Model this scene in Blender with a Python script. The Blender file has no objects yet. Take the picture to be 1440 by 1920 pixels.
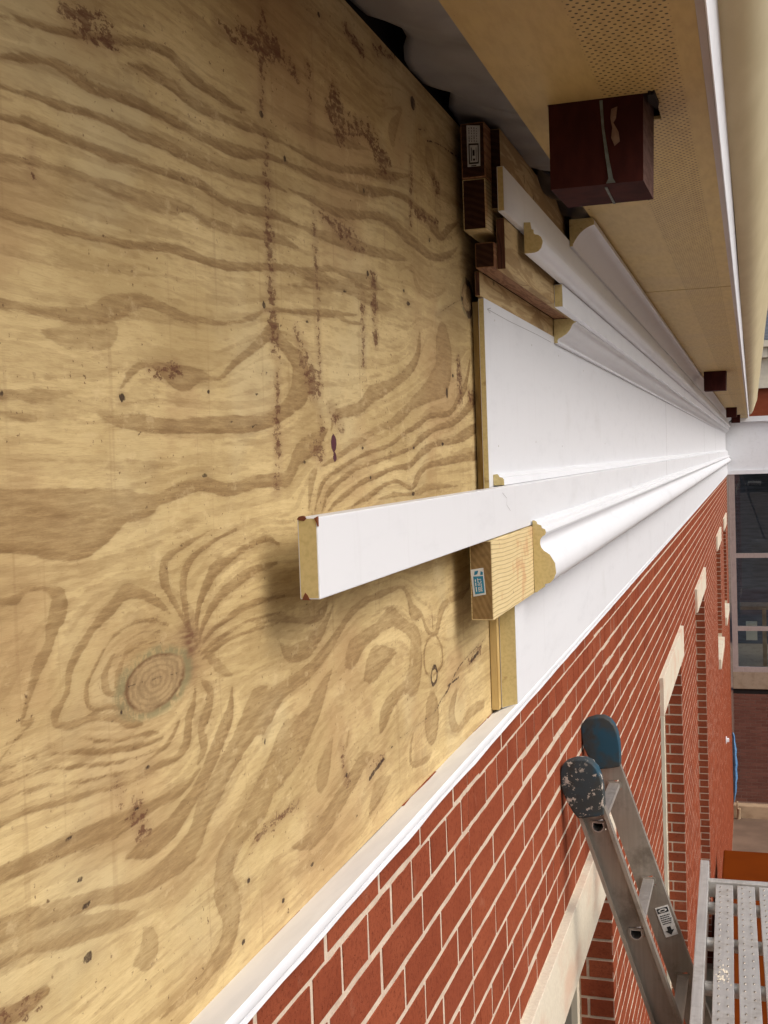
import bpy, bmesh, math, random
import numpy as np
from mathutils import Vector, Matrix
random.seed(7); np.random.seed(7)
SC = bpy.context.scene
COL = SC.collection

# ---------------------------------------------------------------- camera
# wall plane x=0 (brick face), wall runs along +Y, Z up, camera 0.48 m off the wall
cam = bpy.data.cameras.new('camera'); camo = bpy.data.objects.new('camera', cam); COL.objects.link(camo)
cam.sensor_fit = 'VERTICAL'; cam.sensor_height = 36.0; cam.lens = 2196.2/1920*36.0
cam.clip_start = 0.02; cam.clip_end = 600
yaw, pitch, roll = .3054, -.0443, -.0349
fw = Vector((-math.sin(yaw)*math.cos(pitch), math.cos(yaw)*math.cos(pitch), math.sin(pitch)))
r0 = Vector((math.cos(yaw), math.sin(yaw), 0)); u0 = r0.cross(fw)
rr = math.cos(roll)*r0 + math.sin(roll)*u0; uu = -math.sin(roll)*r0 + math.cos(roll)*u0
camo.matrix_world = Matrix(((rr.x, uu.x, -fw.x, .4833), (rr.y, uu.y, -fw.y, 0), (rr.z, uu.z, -fw.z, 0), (0, 0, 0, 1)))
SC.camera = camo

# ---------------------------------------------------------------- sky, sun, exposure
SUN_EL, SUN_AZ = math.radians(44), math.radians(-17)      # azimuth measured from +X towards +Y
w = bpy.data.worlds.new('World'); SC.world = w; w.use_nodes = True
nt = w.node_tree; bg = nt.nodes['Background']
sky = nt.nodes.new('ShaderNodeTexSky'); sky.sky_type = 'NISHITA'; sky.sun_disc = False
sky.sun_elevation = SUN_EL; sky.sun_rotation = math.pi/2 - SUN_AZ
sky.dust_density = 6.0; sky.air_density = 1.0; sky.ozone_density = 1.5
hs = nt.nodes.new('ShaderNodeHueSaturation'); hs.inputs['Saturation'].default_value = .95
nt.links.new(sky.outputs[0], hs.inputs['Color']); nt.links.new(hs.outputs[0], bg.inputs[0])
bg.inputs[1].default_value = 0.125
sl = bpy.data.lights.new('sun', 'SUN'); sl.energy = 1.3; sl.angle = math.radians(44); sl.color = (1, .99, .97)
so = bpy.data.objects.new('sun', sl); COL.objects.link(so)
sd = Vector((math.cos(SUN_EL)*math.cos(SUN_AZ), math.cos(SUN_EL)*math.sin(SUN_AZ), math.sin(SUN_EL)))
so.rotation_euler = sd.to_track_quat('Z', 'Y').to_euler(); so.location = (6, -4, 8)
SC.view_settings.view_transform = 'Standard'; SC.view_settings.look = 'None'
SC.view_settings.exposure = 0.39; SC.view_settings.gamma = 1.0
SC.view_settings.use_curve_mapping = False
SC.render.engine = 'CYCLES'

GROUND = -7.3; FARY = 24.0

# ---------------------------------------------------------------- helpers
class NT:
    """small expression builder for shader nodes"""
    def __init__(s, name):
        s.m = bpy.data.materials.new(name); s.m.use_nodes = True
        s.t = s.m.node_tree; s.b = s.t.nodes['Principled BSDF']
    def n(s, typ, **kw):
        x = s.t.nodes.new(typ)
        for k, v in kw.items(): setattr(x, k, v)
        return x
    def link(s, a, b): s.t.links.new(a, b)
    def put(s, sock, v):
        if isinstance(v, bpy.types.NodeSocket): s.link(v, sock)
        elif isinstance(v, (tuple, list)) and len(v) == 3 and sock.type == 'RGBA': sock.default_value = (*v, 1)
        else: sock.default_value = v
    def math(s, op, a, b=0.0, c=0.0, clamp=False):
        x = s.n('ShaderNodeMath', operation=op); x.use_clamp = clamp
        s.put(x.inputs[0], a); s.put(x.inputs[1], b); s.put(x.inputs[2], c); return x.outputs[0]
    def attr(s, name): return s.n('ShaderNodeAttribute', attribute_name=name).outputs['Fac']
    def coords(s, scale=(1, 1, 1), obj=True):
        tc = s.n('ShaderNodeTexCoord'); mp = s.n('ShaderNodeMapping'); mp.inputs['Scale'].default_value = scale
        s.link(tc.outputs['Object'], mp.inputs[0]); return mp.outputs[0]
    def world(s, scale=(1, 1, 1)):
        g = s.n('ShaderNodeNewGeometry'); mp = s.n('ShaderNodeMapping'); mp.inputs['Scale'].default_value = scale
        s.link(g.outputs['Position'], mp.inputs[0]); return mp.outputs[0]
    def noise(s, vec, scale=1, detail=4, rough=.55, dist=0.0):
        x = s.n('ShaderNodeTexNoise'); s.link(vec, x.inputs['Vector'])
        x.inputs['Scale'].default_value = scale; x.inputs['Detail'].default_value = detail
        x.inputs['Roughness'].default_value = rough; x.inputs['Distortion'].default_value = dist
        return x.outputs['Fac']
    def ramp(s, fac, lo, hi, a=0.0, b=1.0, smooth=True):
        x = s.n('ShaderNodeMapRange', interpolation_type='SMOOTHSTEP' if smooth else 'LINEAR')
        s.put(x.inputs['Value'], fac); x.inputs['From Min'].default_value = lo; x.inputs['From Max'].default_value = hi
        x.inputs['To Min'].default_value = a; x.inputs['To Max'].default_value = b; return x.outputs['Result']
    def mix(s, fac, a, b, mode='MIX'):
        x = s.n('ShaderNodeMix', data_type='RGBA', blend_type=mode)
        s.put(x.inputs['Factor'], fac); s.put(x.inputs['A'], a) if False else s.put(x.inputs[6], a); s.put(x.inputs[7], b)
        return x.outputs[2]
    def bump(s, h, strength=.3, dist=.002):
        x = s.n('ShaderNodeBump'); x.inputs['Strength'].default_value = strength; x.inputs['Distance'].default_value = dist
        s.put(x.inputs['Height'], h); s.link(x.outputs[0], s.b.inputs['Normal'])
    def done(s, col=None, rough=None, metal=None, spec=None):
        if col is not None: s.put(s.b.inputs['Base Color'], col)
        if rough is not None: s.put(s.b.inputs['Roughness'], rough)
        if metal is not None: s.put(s.b.inputs['Metallic'], metal)
        if spec is not None: s.put(s.b.inputs['Specular IOR Level'], spec)
        return s.m

def grainy(name, a, b, scale=(1, 1, 1), ns=8, rough=.6, metal=0, bump=.15, detail=5, lo=.35, hi=.65, spec=.4, bd=.001):
    n = NT(name); v = n.world(scale); f = n.noise(v, ns, detail)
    c = n.mix(n.ramp(f, lo, hi), a, b); n.bump(f, bump, bd)
    return n.done(c, rough, metal, spec)

class MB:
    """collects faces; build() links them as one mesh object"""
    def __init__(s): s.v = []; s.f = []; s.mi = []
    def add(s, vs, fs, mi=0):
        o = len(s.v); s.v += [tuple(q) for q in vs]; s.f += [tuple(o+i for i in f) for f in fs]; s.mi += [mi]*len(fs)
    def box(s, x0, x1, y0, y1, z0, z1, mi=0):
        s.add([(x0,y0,z0),(x1,y0,z0),(x1,y1,z0),(x0,y1,z0),(x0,y0,z1),(x1,y0,z1),(x1,y1,z1),(x0,y1,z1)],
              [(0,3,2,1),(4,5,6,7),(0,1,5,4),(1,2,6,5),(2,3,7,6),(3,0,4,7)], mi)
    def prism(s, pts, a, b, axis='y', mi=0, mcap=None):
        """pts: 2D outline; extruded from a to b along the axis"""
        n = len(pts)
        def P(p, t): return {'y': (p[0], t, p[1]), 'x': (t, p[0], p[1]), 'z': (p[0], p[1], t)}[axis]
        o = len(s.v); s.v += [P(p, a) for p in pts] + [P(p, b) for p in pts]
        for i in range(n): s.f.append((o+i, o+(i+1) % n, o+n+(i+1) % n, o+n+i)); s.mi.append(mi)
        mc = mi if mcap is None else mcap
        s.f.append(tuple(o+i for i in range(n))[::-1]); s.mi.append(mc)
        s.f.append(tuple(o+n+i for i in range(n))); s.mi.append(mc)
    def bar(s, p, q, r, seg=10, mi=0):
        p, q = Vector(p), Vector(q); d = (q-p).normalized(); a = d.orthogonal().normalized(); b = d.cross(a)
        o = len(s.v)
        for c in (p, q):
            for i in range(seg):
                t = 2*math.pi*i/seg; s.v.append(tuple(c + r*(math.cos(t)*a + math.sin(t)*b)))
        for i in range(seg): s.f.append((o+i, o+(i+1) % seg, o+seg+(i+1) % seg, o+seg+i)); s.mi.append(mi)
        s.f.append(tuple(o+i for i in range(seg))[::-1]); s.f.append(tuple(o+seg+i for i in range(seg))); s.mi += [mi, mi]
    def build(s, name, mat, parent=None, bevel=0, seg=2, smooth=False, kind=None):
        me = bpy.data.meshes.new(name)
        me.from_pydata(s.v, [], s.f); 
        mats = mat if isinstance(mat, (list, tuple)) else [mat]
        for m in mats: me.materials.append(m)
        for p, i in zip(me.polygons, s.mi): p.material_index = i
        bm = bmesh.new(); bm.from_mesh(me); bmesh.ops.recalc_face_normals(bm, faces=bm.faces)
        if bevel:
            ed = [e for e in bm.edges if len(e.link_faces) == 2 and e.calc_face_angle(0) > .6]
            bmesh.ops.bevel(bm, geom=ed, offset=bevel, segments=seg, profile=.6, affect='EDGES', clamp_overlap=True)
        if smooth:
            for f in bm.faces: f.smooth = True
            for e in bm.edges:
                if len(e.link_faces) == 2 and e.calc_face_angle(0) > .6: e.smooth = False
        bm.to_mesh(me); bm.free()
        o = bpy.data.objects.new(name, me); COL.objects.link(o)
        if parent: o.parent = parent
        if kind: o['kind'] = kind
        return o
def tag(o, label, cat, group=None):
    o['label'] = label; o['category'] = cat
    if group: o['group'] = group
    return o
def thing(name, label, cat, group=None, loc=(0, 0, 0)):
    o = bpy.data.objects.new(name, None); COL.objects.link(o); o.location = loc; o.empty_display_size = .1
    return tag(o, label, cat, group)
def dup(o, parent, name=None):
    c = o.copy(); COL.objects.link(c); c.parent = parent; return c
def text_mesh(name, body, size, mat, M, parent, bold=0.0, sx=1.0):
    cu = bpy.data.curves.new(name, 'FONT'); cu.body = body; cu.size = size; cu.align_x = 'CENTER'; cu.align_y = 'CENTER'
    cu.offset = bold; cu.resolution_u = 2
    t = bpy.data.objects.new(name, cu); COL.objects.link(t)
    dg = bpy.context.evaluated_depsgraph_get(); me = bpy.data.meshes.new_from_object(t.evaluated_get(dg))
    bpy.data.objects.remove(t)
    me.transform(M @ Matrix.Diagonal((sx, 1, 1, 1))); me.materials.clear(); me.materials.append(mat)
    o = bpy.data.objects.new(name, me); COL.objects.link(o); o.parent = parent; return o
def pl(poly, y, mb, mi=0):
    """flat polygon in an XZ plane"""
    mb.add([(p[0], y, p[1]) for p in poly], [tuple(range(len(poly)))], mi)
BANDS=[
 (1,[0.7432,0.3304,0.0024,0.7834,0.3383,0.0029,0.8235,0.3457,0.0026,0.9157,0.37,0.0036,0.9836,0.3845,0.0041,1.0149,0.3858,0.0057,1.0528,0.3785,0.0059,1.1002,0.3779,0.0049,1.1449,0.3782,0.0042,1.1934,0.383,0.0028]),
 (1,[0.9279,0.3541,0.0025,0.9662,0.3576,0.0036,1.007,0.3575,0.0053,1.0393,0.3542,0.0054,1.0858,0.3541,0.0048,1.1634,0.3609,0.0042,1.2364,0.3709,0.0045,1.3001,0.3731,0.0058]),
 (1,[0.7409,0.3012,0.0023,0.7919,0.3142,0.003,0.8288,0.3183,0.0042,0.8598,0.3148,0.005,0.898,0.3192,0.0043,0.9439,0.324,0.0047,0.9832,0.324,0.0049,1.0256,0.3253,0.0049,1.0713,0.3267,0.0053,1.147,0.3304,0.0059,1.2186,0.3431,0.0051,1.298,0.3525,0.0049]),
 (1,[0.7391,0.2788,0.002,0.7721,0.2835,0.0026,0.8148,0.2863,0.0033,0.8538,0.2917,0.0032,0.8958,0.294,0.004,0.9412,0.2942,0.0045,0.9911,0.2981,0.0046,1.0453,0.2972,0.0043,1.1053,0.3003,0.0046,1.158,0.305,0.0046,1.2308,0.3149,0.0047,1.2944,0.317,0.0052]),
 (1,[0.7373,0.2575,0.0024,0.767,0.2624,0.0041,0.7983,0.2625,0.0045,0.8357,0.2636,0.0046,0.8762,0.2647,0.0047,0.9203,0.2684,0.0043,0.9785,0.2721,0.0039,1.055,0.2775,0.005,1.1091,0.2742,0.005,1.1688,0.2749,0.0052,1.2429,0.2832,0.0048,1.325,0.2844,0.0044]),
 (0.8,[0.7349,0.2274,0.0019,0.7749,0.2348,0.0026,0.8143,0.2356,0.0028,0.8533,0.2378,0.0034,0.8911,0.2393,0.0054,0.9364,0.2394,0.0074,0.9967,0.2442,0.0076,1.0295,0.248,0.0042,1.0754,0.2437,0.0045,1.1256,0.2446,0.005,1.195,0.2525,0.0052,1.272,0.2581,0.0057,1.3221,0.257,0.0063]),
 (0.5,[0.7341,0.2178,0.0059,0.8022,0.2227,0.0064,0.8604,0.2263,0.007,0.9164,0.224,0.0052]),
 (1,[0.7316,0.1868,0.004,0.7642,0.1871,0.0036,0.8179,0.1885,0.0032,0.8784,0.1924,0.0032,0.9231,0.1952,0.0035,0.9825,0.2024,0.0043,1.0255,0.2043,0.0054,1.0776,0.2032,0.0049,1.1352,0.2076,0.0055,1.2213,0.2201,0.0044,1.3021,0.2288,0.0048,1.3731,0.2291,0.007,1.4725,0.2323,0.0062,1.6631,0.2514,0.0059]),
 (0.9,[0.7264,0.1224,0.0034,0.7656,0.122,0.0041,0.8124,0.123,0.0063,0.8519,0.1262,0.0086,0.8866,0.1377,0.0101,0.9378,0.1482,0.0053,0.9825,0.1449,0.0053,1.0198,0.1427,0.004,1.0781,0.1435,0.0024,1.1431,0.1515,0.0022,1.186,0.1616,0.0021,1.2166,0.1723,0.002,1.2971,0.1797,0.0022,1.437,0.1917,0.0043,1.5348,0.2005,0.0036]),
 (0.6,[0.7748,0.1069,0.0041,0.8109,0.1062,0.0094,0.8715,0.1127,0.0099,0.8894,0.12,0.0048]),
 (0.9,[0.8893,0.068,0.0089,0.9134,0.0854,0.004,0.9425,0.0924,0.0019,0.9672,0.0899,0.0053,1.0034,0.0834,0.0116,1.0373,0.0879,0.0064,1.0852,0.088,0.0019,1.1186,0.1036,0.0041,1.1607,0.1206,0.005,1.198,0.1352,0.0063,1.2296,0.1498,0.0091,1.2598,0.1374,0.0082,1.2996,0.1219,0.0134,1.3146,0.1007,0.026,1.295,0.0776,0.0151,1.2518,0.0591,0.0091,1.2041,0.0474,0.0068,1.1326,0.0431,0.0084,1.0564,0.0417,0.0066,0.9832,0.0378,0.0056,0.9094,0.0401,0.007,0.857,0.0423,0.0045]),
 (0.7,[0.7307,0.0577,0.0039,0.7638,0.0581,0.006,0.8148,0.0624,0.0017]),
 (0.7,[0.739,0.0415,0.0025,0.7589,0.04,0.002]),
 (0.9,[0.9314,-0.0318,0.0038,0.9776,-0.024,0.0065,1.0335,-0.0157,0.0065,1.0933,-0.0256,0.0061,1.1611,-0.0194,0.0058,1.2127,-0.0179,0.0075,1.2604,-0.0161,0.008,1.2967,0.0115,0.0113,1.3515,0.0243,0.0118,1.4009,0.0414,0.0087]),
 (0.8,[0.7149,-0.0199,0.0086,0.8189,-0.0266,0.0117,0.903,-0.0328,0.0127,0.9616,-0.0283,0.0074]),
 (0.9,[0.7133,-0.0407,0.0134,0.7795,-0.0493,0.0174,0.8287,-0.0507,0.0163,0.8663,-0.0467,0.0093,0.8977,-0.0417,0.0036]),
 (0.8,[1.2857,0.2316,0.0027,1.3584,0.2351,0.0036,1.4287,0.2488,0.0038,1.5105,0.2508,0.0053,1.6014,0.255,0.007,1.6571,0.2495,0.0055]),
 (0.7,[1.2834,0.2089,0.0051,1.4375,0.2273,0.0076,1.5271,0.233,0.0089,1.6256,0.2242,0.0073,1.7142,0.2255,0.0048]),
 (0.8,[1.2802,0.1776,0.0021,1.348,0.1842,0.0027,1.4281,0.1921,0.0033,1.4913,0.1871,0.0026,1.5942,0.1913,0.0016]),
 (0.9,[1.8538,0.2097,0.0084,1.8463,0.185,0.0096,1.8305,0.1646,0.0087,1.7846,0.1403,0.0099,1.7173,0.1204,0.0079,1.64,0.1032,0.0106,1.5761,0.0919,0.0113,1.528,0.0717,0.0079,1.4365,0.0611,0.0069,1.4117,0.0397,0.0095]),
 (0.8,[1.9658,0.1974,0.0103,2.0053,0.1878,0.045,2.0019,0.1617,0.0443,1.9785,0.1396,0.0334,1.9067,0.1158,0.0191,1.8039,0.0897,0.0089,1.7433,0.0715,0.0088,1.6786,0.0543,0.0062,1.6048,0.0444,0.0047,1.536,0.0291,0.0042,1.4723,0.0149,0.004,1.4132,0.0018,0.0032,1.369,-0.006,0.002]),
 (1,[2.2105,0.1925,0.0094,2.1661,0.1363,0.009,2.1037,0.1087,0.0066,2.0334,0.0796,0.0045,1.901,0.071,0.0039,1.8258,0.0547,0.0048,1.7394,0.0395,0.004,1.6597,0.0211,0.0036,1.5737,0.0126,0.0031,1.5014,0.0028,0.0028,1.4345,-0.01,0.0025,1.3833,-0.0221,0.0029,1.3604,-0.038,0.0039,1.3427,-0.0592,0.0046]),
 (1,[2.2375,0.114,0.0109,2.1225,0.0766,0.0067,2.0527,0.0615,0.005,1.9372,0.0517,0.0041,1.8409,0.0333,0.0059,1.7867,0.0189,0.0033,1.6729,0.0056,0.0029,1.5718,-0.0041,0.0027,1.4999,-0.0112,0.0028,1.4326,-0.0272,0.003,1.3922,-0.0392,0.0039,1.3685,-0.0605,0.0049]),
 (1,[2.2557,0.0596,0.0083,2.1535,0.044,0.0108,2.0376,0.0295,0.0055,1.9337,0.0239,0.0047,1.8379,0.0093,0.0066,1.7664,-0.009,0.0052,1.686,-0.0123,0.004,1.5973,-0.0214,0.004,1.5294,-0.03,0.0035,1.4782,-0.0404,0.0033,1.4242,-0.0519,0.0036,1.3898,-0.0616,0.0037]),
 (1,[2.2739,0.0013,0.0088,2.1474,-0.0005,0.007,1.98,-0.0069,0.0066,1.8624,-0.0128,0.0055,1.8064,-0.0309,0.0077,1.7703,-0.0463,0.0035,1.699,-0.0327,0.0028,1.6237,-0.0371,0.0035,1.5533,-0.0494,0.0038,1.4821,-0.0604,0.0034]),
 (0.8,[2.0822,-0.0514,0.0081,1.8766,-0.0474,0.0062,1.8122,-0.0549,0.0043,1.7443,-0.0546,0.0023,1.6661,-0.0516,0.0034,1.5931,-0.0573,0.0034]),
 (0.8,[1.3585,-0.0068,0.0051,1.3364,-0.0227,0.0085,1.323,-0.0546,0.0117]),
 (0.6,[1.7371,0.2867,0.0031,1.779,0.2996,0.0023,1.8212,0.301,0.0049,1.8368,0.2866,0.0072,1.8709,0.2742,0.0048,1.9463,0.2762,0.0038,2.0187,0.2902,0.0039]),
 (0.6,[1.3028,0.3997,0.0037,1.3511,0.4052,0.0047,1.4301,0.416,0.0059,1.5178,0.4281,0.0062,1.6091,0.442,0.0054]),
 (0.9,[1.3001,0.3733,0.004,1.3732,0.3765,0.0041,1.4542,0.3821,0.005,1.5264,0.3944,0.005,1.6055,0.4099,0.0042,1.7229,0.4293,0.0055,1.8227,0.4534,0.0034]),
 (0.9,[1.2978,0.3504,0.0034,1.3609,0.3557,0.0044,1.4244,0.3623,0.005,1.5116,0.3714,0.0052,1.6163,0.385,0.0074,1.72,0.4042,0.0045,1.8008,0.4115,0.0057,1.8874,0.407,0.0071,1.9619,0.3986,0.0128,2.0105,0.3867,0.0068,2.066,0.4093,0.0078,2.1479,0.4373,0.0078]),
 (0.9,[1.2949,0.3222,0.0039,1.3678,0.3248,0.0041,1.4481,0.3257,0.0061,1.5387,0.3369,0.006,1.6123,0.3507,0.0053,1.6993,0.3582,0.0064,1.761,0.3535,0.0093,1.8186,0.3495,0.0095,1.8797,0.3452,0.0091,1.9748,0.3452,0.0064,2.0825,0.3696,0.0057,2.1419,0.3926,0.0052]),
 (0.8,[1.2908,0.2819,0.0028,1.3635,0.2843,0.0039,1.4442,0.2888,0.007,1.5341,0.2959,0.0085,1.6065,0.2993,0.0066,1.7087,0.3089,0.0069,1.8058,0.3147,0.005]),
 (0.6,[1.6885,0.5197,0.0021,1.7844,0.5479,0.0041,1.7658,0.527,0.0067,1.7307,0.4956,0.0161,1.7445,0.4811,0.0111]),
 (0.6,[1.9294,0.5211,0.0196,1.9557,0.5024,0.0224,1.9832,0.4885,0.0176]),
 (1,[1.0134,-0.17,0.0013,0.9929,-0.1498,0.002,0.9734,-0.1271,0.0032,0.9607,-0.114,0.0041,0.952,-0.0967,0.0075,0.9584,-0.0827,0.005,0.9816,-0.0764,0.0028,1.0189,-0.0693,0.0024,1.0587,-0.0616,0.002]),
 (1,[1.013,-0.1734,0.0015,0.9968,-0.147,0.0029,0.9914,-0.126,0.0049,0.9895,-0.1073,0.0062,1.0019,-0.0917,0.0047,1.0294,-0.0804,0.0026,1.0742,-0.0716,0.0025,1.1131,-0.067,0.002]),
 (1,[1.0137,-0.1666,0.0023,1.016,-0.1411,0.0041,1.0292,-0.1238,0.0057,1.0462,-0.11,0.0072,1.0631,-0.1011,0.0069,1.093,-0.0949,0.0043,1.1244,-0.0883,0.0032,1.1619,-0.0838,0.003,1.2012,-0.0828,0.003,1.2261,-0.0908,0.0029]),
 (1,[1.0171,-0.1706,0.0022,1.0263,-0.1547,0.0036,1.0473,-0.1401,0.0049,1.0729,-0.129,0.0048,1.108,-0.1203,0.0056,1.1401,-0.1143,0.0052,1.1883,-0.1114,0.0041,1.2187,-0.1123,0.004]),
 (1,[1.0165,-0.1774,0.0017,1.0411,-0.1639,0.0025,1.0702,-0.1575,0.0027,1.1005,-0.1526,0.0037,1.1368,-0.1481,0.0031,1.1846,-0.1483,0.0025,1.2359,-0.1506,0.0031]),
 (1,[1.0199,-0.1815,0.0017,1.0482,-0.1738,0.0024,1.0903,-0.1677,0.0026,1.1352,-0.1649,0.002,1.2029,-0.1665,0.0018,1.234,-0.1687,0.0015]),
 (1,[1.0234,-0.1855,0.0021,1.0556,-0.1804,0.0026,1.0982,-0.1763,0.002,1.1527,-0.177,0.0018,1.2119,-0.1798,0.0015]),
 (0.9,[0.7091,-0.0918,0.0026,0.726,-0.0914,0.0035,0.7417,-0.0867,0.0024,0.7644,-0.0887,0.002,0.7829,-0.0957,0.0073,0.782,-0.1066,0.0107,0.7738,-0.1178,0.008,0.7654,-0.1329,0.0055,0.7528,-0.1442,0.0063,0.7427,-0.157,0.0043,0.7349,-0.17,0.0027,0.7273,-0.1828,0.0022,0.7222,-0.1921,0.0016]),
 (0.9,[0.9624,-0.1339,0.002,0.9367,-0.1191,0.0045,0.9026,-0.1071,0.0047,0.8786,-0.1058,0.0061,0.8573,-0.1166,0.0049,0.8344,-0.1252,0.0039,0.8175,-0.1357,0.0042,0.801,-0.1472,0.0038,0.7926,-0.1569,0.0043,0.7889,-0.1702,0.003,0.7782,-0.1805,0.0027,0.7704,-0.1871,0.0048,0.7722,-0.1944,0.0028,0.7915,-0.1988,0.0035,0.8172,-0.2003,0.0029,0.8496,-0.2061,0.0036,0.8838,-0.2168,0.0045,0.9017,-0.2224,0.0046]),
 (0.9,[0.9579,-0.1447,0.0021,0.9351,-0.1366,0.0012,0.9097,-0.133,0.0011,0.879,-0.1347,0.0015,0.8581,-0.1406,0.0016,0.8434,-0.1486,0.0017,0.8286,-0.1607,0.0018,0.817,-0.1715,0.0023,0.8158,-0.1856,0.0029,0.8258,-0.1935,0.0014,0.8505,-0.1959,0.0029,0.8729,-0.2037,0.0023]),
 (0.9,[0.9408,-0.147,0.0011,0.9151,-0.1432,0.0011,0.89,-0.1456,0.0012,0.8658,-0.1508,0.0016,0.8476,-0.1641,0.0032,0.8438,-0.1752,0.0053,0.8514,-0.1856,0.0021,0.8737,-0.1947,0.0015]),
 (0.9,[0.9334,-0.1556,0.0012,0.9048,-0.1526,0.0012,0.8799,-0.1577,0.0021,0.8672,-0.1691,0.0034,0.8633,-0.1805,0.0033,0.874,-0.1917,0.002]),
 (1,[0.9326,-0.2375,0.001,0.9009,-0.2316,0.0014,0.865,-0.2277,0.0017,0.8317,-0.2204,0.0013,0.8109,-0.2132,0.001,0.7907,-0.2084,0.001,0.7663,-0.2081,0.001,0.7429,-0.209,0.0011,0.7165,-0.2089,0.0014,0.6997,-0.2083,0.0013]),
 (1,[0.9388,-0.2438,0.001,0.8939,-0.2409,0.0017,0.8473,-0.2324,0.002,0.8099,-0.2245,0.0017,0.78,-0.2177,0.001,0.7382,-0.2112,0.0009,0.7121,-0.2103,0.0009]),
 (1,[0.9449,-0.2502,0.0013,0.9056,-0.25,0.0018,0.8692,-0.247,0.0017,0.83,-0.2398,0.0019,0.7938,-0.2324,0.0017,0.7648,-0.2255,0.0015,0.7417,-0.2234,0.0017,0.7197,-0.2221,0.0019,0.6988,-0.2202,0.0017]),
 (1,[0.9707,-0.2347,0.0022,0.9519,-0.2486,0.0031,0.9245,-0.2548,0.0022,0.8924,-0.2576,0.0021,0.854,-0.2536,0.0019,0.8184,-0.2484,0.0016,0.7829,-0.2415,0.0017,0.7522,-0.2357,0.002,0.7232,-0.2329,0.002,0.6979,-0.2308,0.002]),
 (0.9,[1.006,-0.2083,0.0023,1.0008,-0.2243,0.0036,0.9882,-0.2403,0.0063,0.983,-0.2577,0.0067,0.9642,-0.2665,0.0031,0.9301,-0.2659,0.0027,0.9041,-0.267,0.0022,0.8675,-0.2663,0.0016,0.8281,-0.2613,0.0015,0.7942,-0.2573,0.0022,0.7625,-0.2536,0.0021,0.7284,-0.2489,0.0021,0.6965,-0.2482,0.0021]),
 (0.8,[1.0141,-0.2029,0.0017,1.0359,-0.2193,0.0057,1.0323,-0.2362,0.0068,1.0133,-0.2529,0.0058,1.0192,-0.2717,0.007,1.0027,-0.2849,0.0066]),
 (0.7,[1.0279,-0.1793,0.0068,1.054,-0.1979,0.0064,1.0901,-0.2154,0.0061]),
 (0.9,[1.0107,-0.2904,0.0053,0.9683,-0.2993,0.0055,0.927,-0.2998,0.0054,0.8797,-0.2975,0.0076,0.8362,-0.2954,0.0095,0.7777,-0.2895,0.0078,0.7254,-0.2862,0.0063,0.6937,-0.283,0.006]),
 (0.9,[1.0867,-0.2276,0.0064,1.0779,-0.2532,0.0089,1.0508,-0.2741,0.0104,1.0249,-0.2942,0.0098,0.9945,-0.3118,0.0077,0.9718,-0.3204,0.0098,0.9446,-0.3295,0.0099,0.9047,-0.3313,0.0096,0.8634,-0.3291,0.0077]),
 (0.8,[1.175,-0.2451,0.0134,1.1443,-0.2621,0.0209,1.1008,-0.2862,0.0149,1.0668,-0.3025,0.0145,1.0343,-0.3205,0.0144,1.0095,-0.3343,0.0152,0.9847,-0.3575,0.0141,0.9213,-0.3633,0.0089,0.8741,-0.3606,0.0072,0.8116,-0.3442,0.0065,0.7558,-0.3336,0.0074,0.6904,-0.3238,0.008]),
 (0.8,[1.2991,-0.3018,0.0144,1.2296,-0.3173,0.0231,1.1804,-0.3411,0.0174,1.1488,-0.3618,0.0209,1.0918,-0.3787,0.0145,1.0579,-0.3952,0.0179,1.0494,-0.4194,0.0201,1.0651,-0.4526,0.0185,1.0499,-0.4794,0.0148,1.0185,-0.4877,0.0087,0.9833,-0.4933,0.0053,0.91,-0.4895,0.0077]),
 (0.7,[0.6892,-0.3386,0.008,0.7272,-0.3446,0.0081,0.7831,-0.359,0.0095,0.838,-0.372,0.0079,0.8814,-0.3819,0.007]),
 (0.6,[0.9689,-0.4105,0.0047,1.0258,-0.4108,0.0049]),
 (0.6,[0.8686,-0.4233,0.0078,0.8967,-0.4211,0.0148,0.8892,-0.3991,0.0076]),
 (1,[0.6798,-0.3802,0.0055,0.704,-0.3878,0.0063,0.7304,-0.3881,0.0032]),
 (0.8,[1.1532,-0.1713,0.0039,1.2176,-0.1746,0.004,1.3108,-0.1898,0.0043,1.3605,-0.1857,0.0062,1.3745,-0.1741,0.0074]),
 (0.8,[1.215,-0.2004,0.0082,1.245,-0.2196,0.0094,1.2957,-0.2218,0.0109,1.3324,-0.2147,0.0098,1.3651,-0.202,0.0062,1.4002,-0.1796,0.0058]),
 (0.8,[1.1151,-0.2765,0.0145,1.1578,-0.2708,0.0199,1.2199,-0.256,0.0092,1.2986,-0.2501,0.0082,1.3549,-0.2383,0.0081,1.3884,-0.228,0.0074,1.4236,-0.2151,0.0057,1.4678,-0.2001,0.0064,1.5449,-0.193,0.0056,1.6287,-0.193,0.0055,1.7018,-0.1935,0.0028,1.7378,-0.217,0.0073,1.7551,-0.2388,0.0127,1.8055,-0.2513,0.0054,1.8345,-0.2786,0.0049,1.8775,-0.294,0.0018,1.9014,-0.2886,0.0079,1.9286,-0.2621,0.0107,1.9794,-0.2501,0.0057,2.0847,-0.2535,0.0058,2.143,-0.2438,0.0051]),
 (0.8,[1.1631,-0.364,0.0152,1.2004,-0.3445,0.0161,1.2388,-0.334,0.0196,1.2681,-0.3203,0.0226,1.2982,-0.3102,0.0162,1.3305,-0.2911,0.0159,1.3574,-0.2744,0.0089,1.3847,-0.2615,0.0064]),
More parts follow.
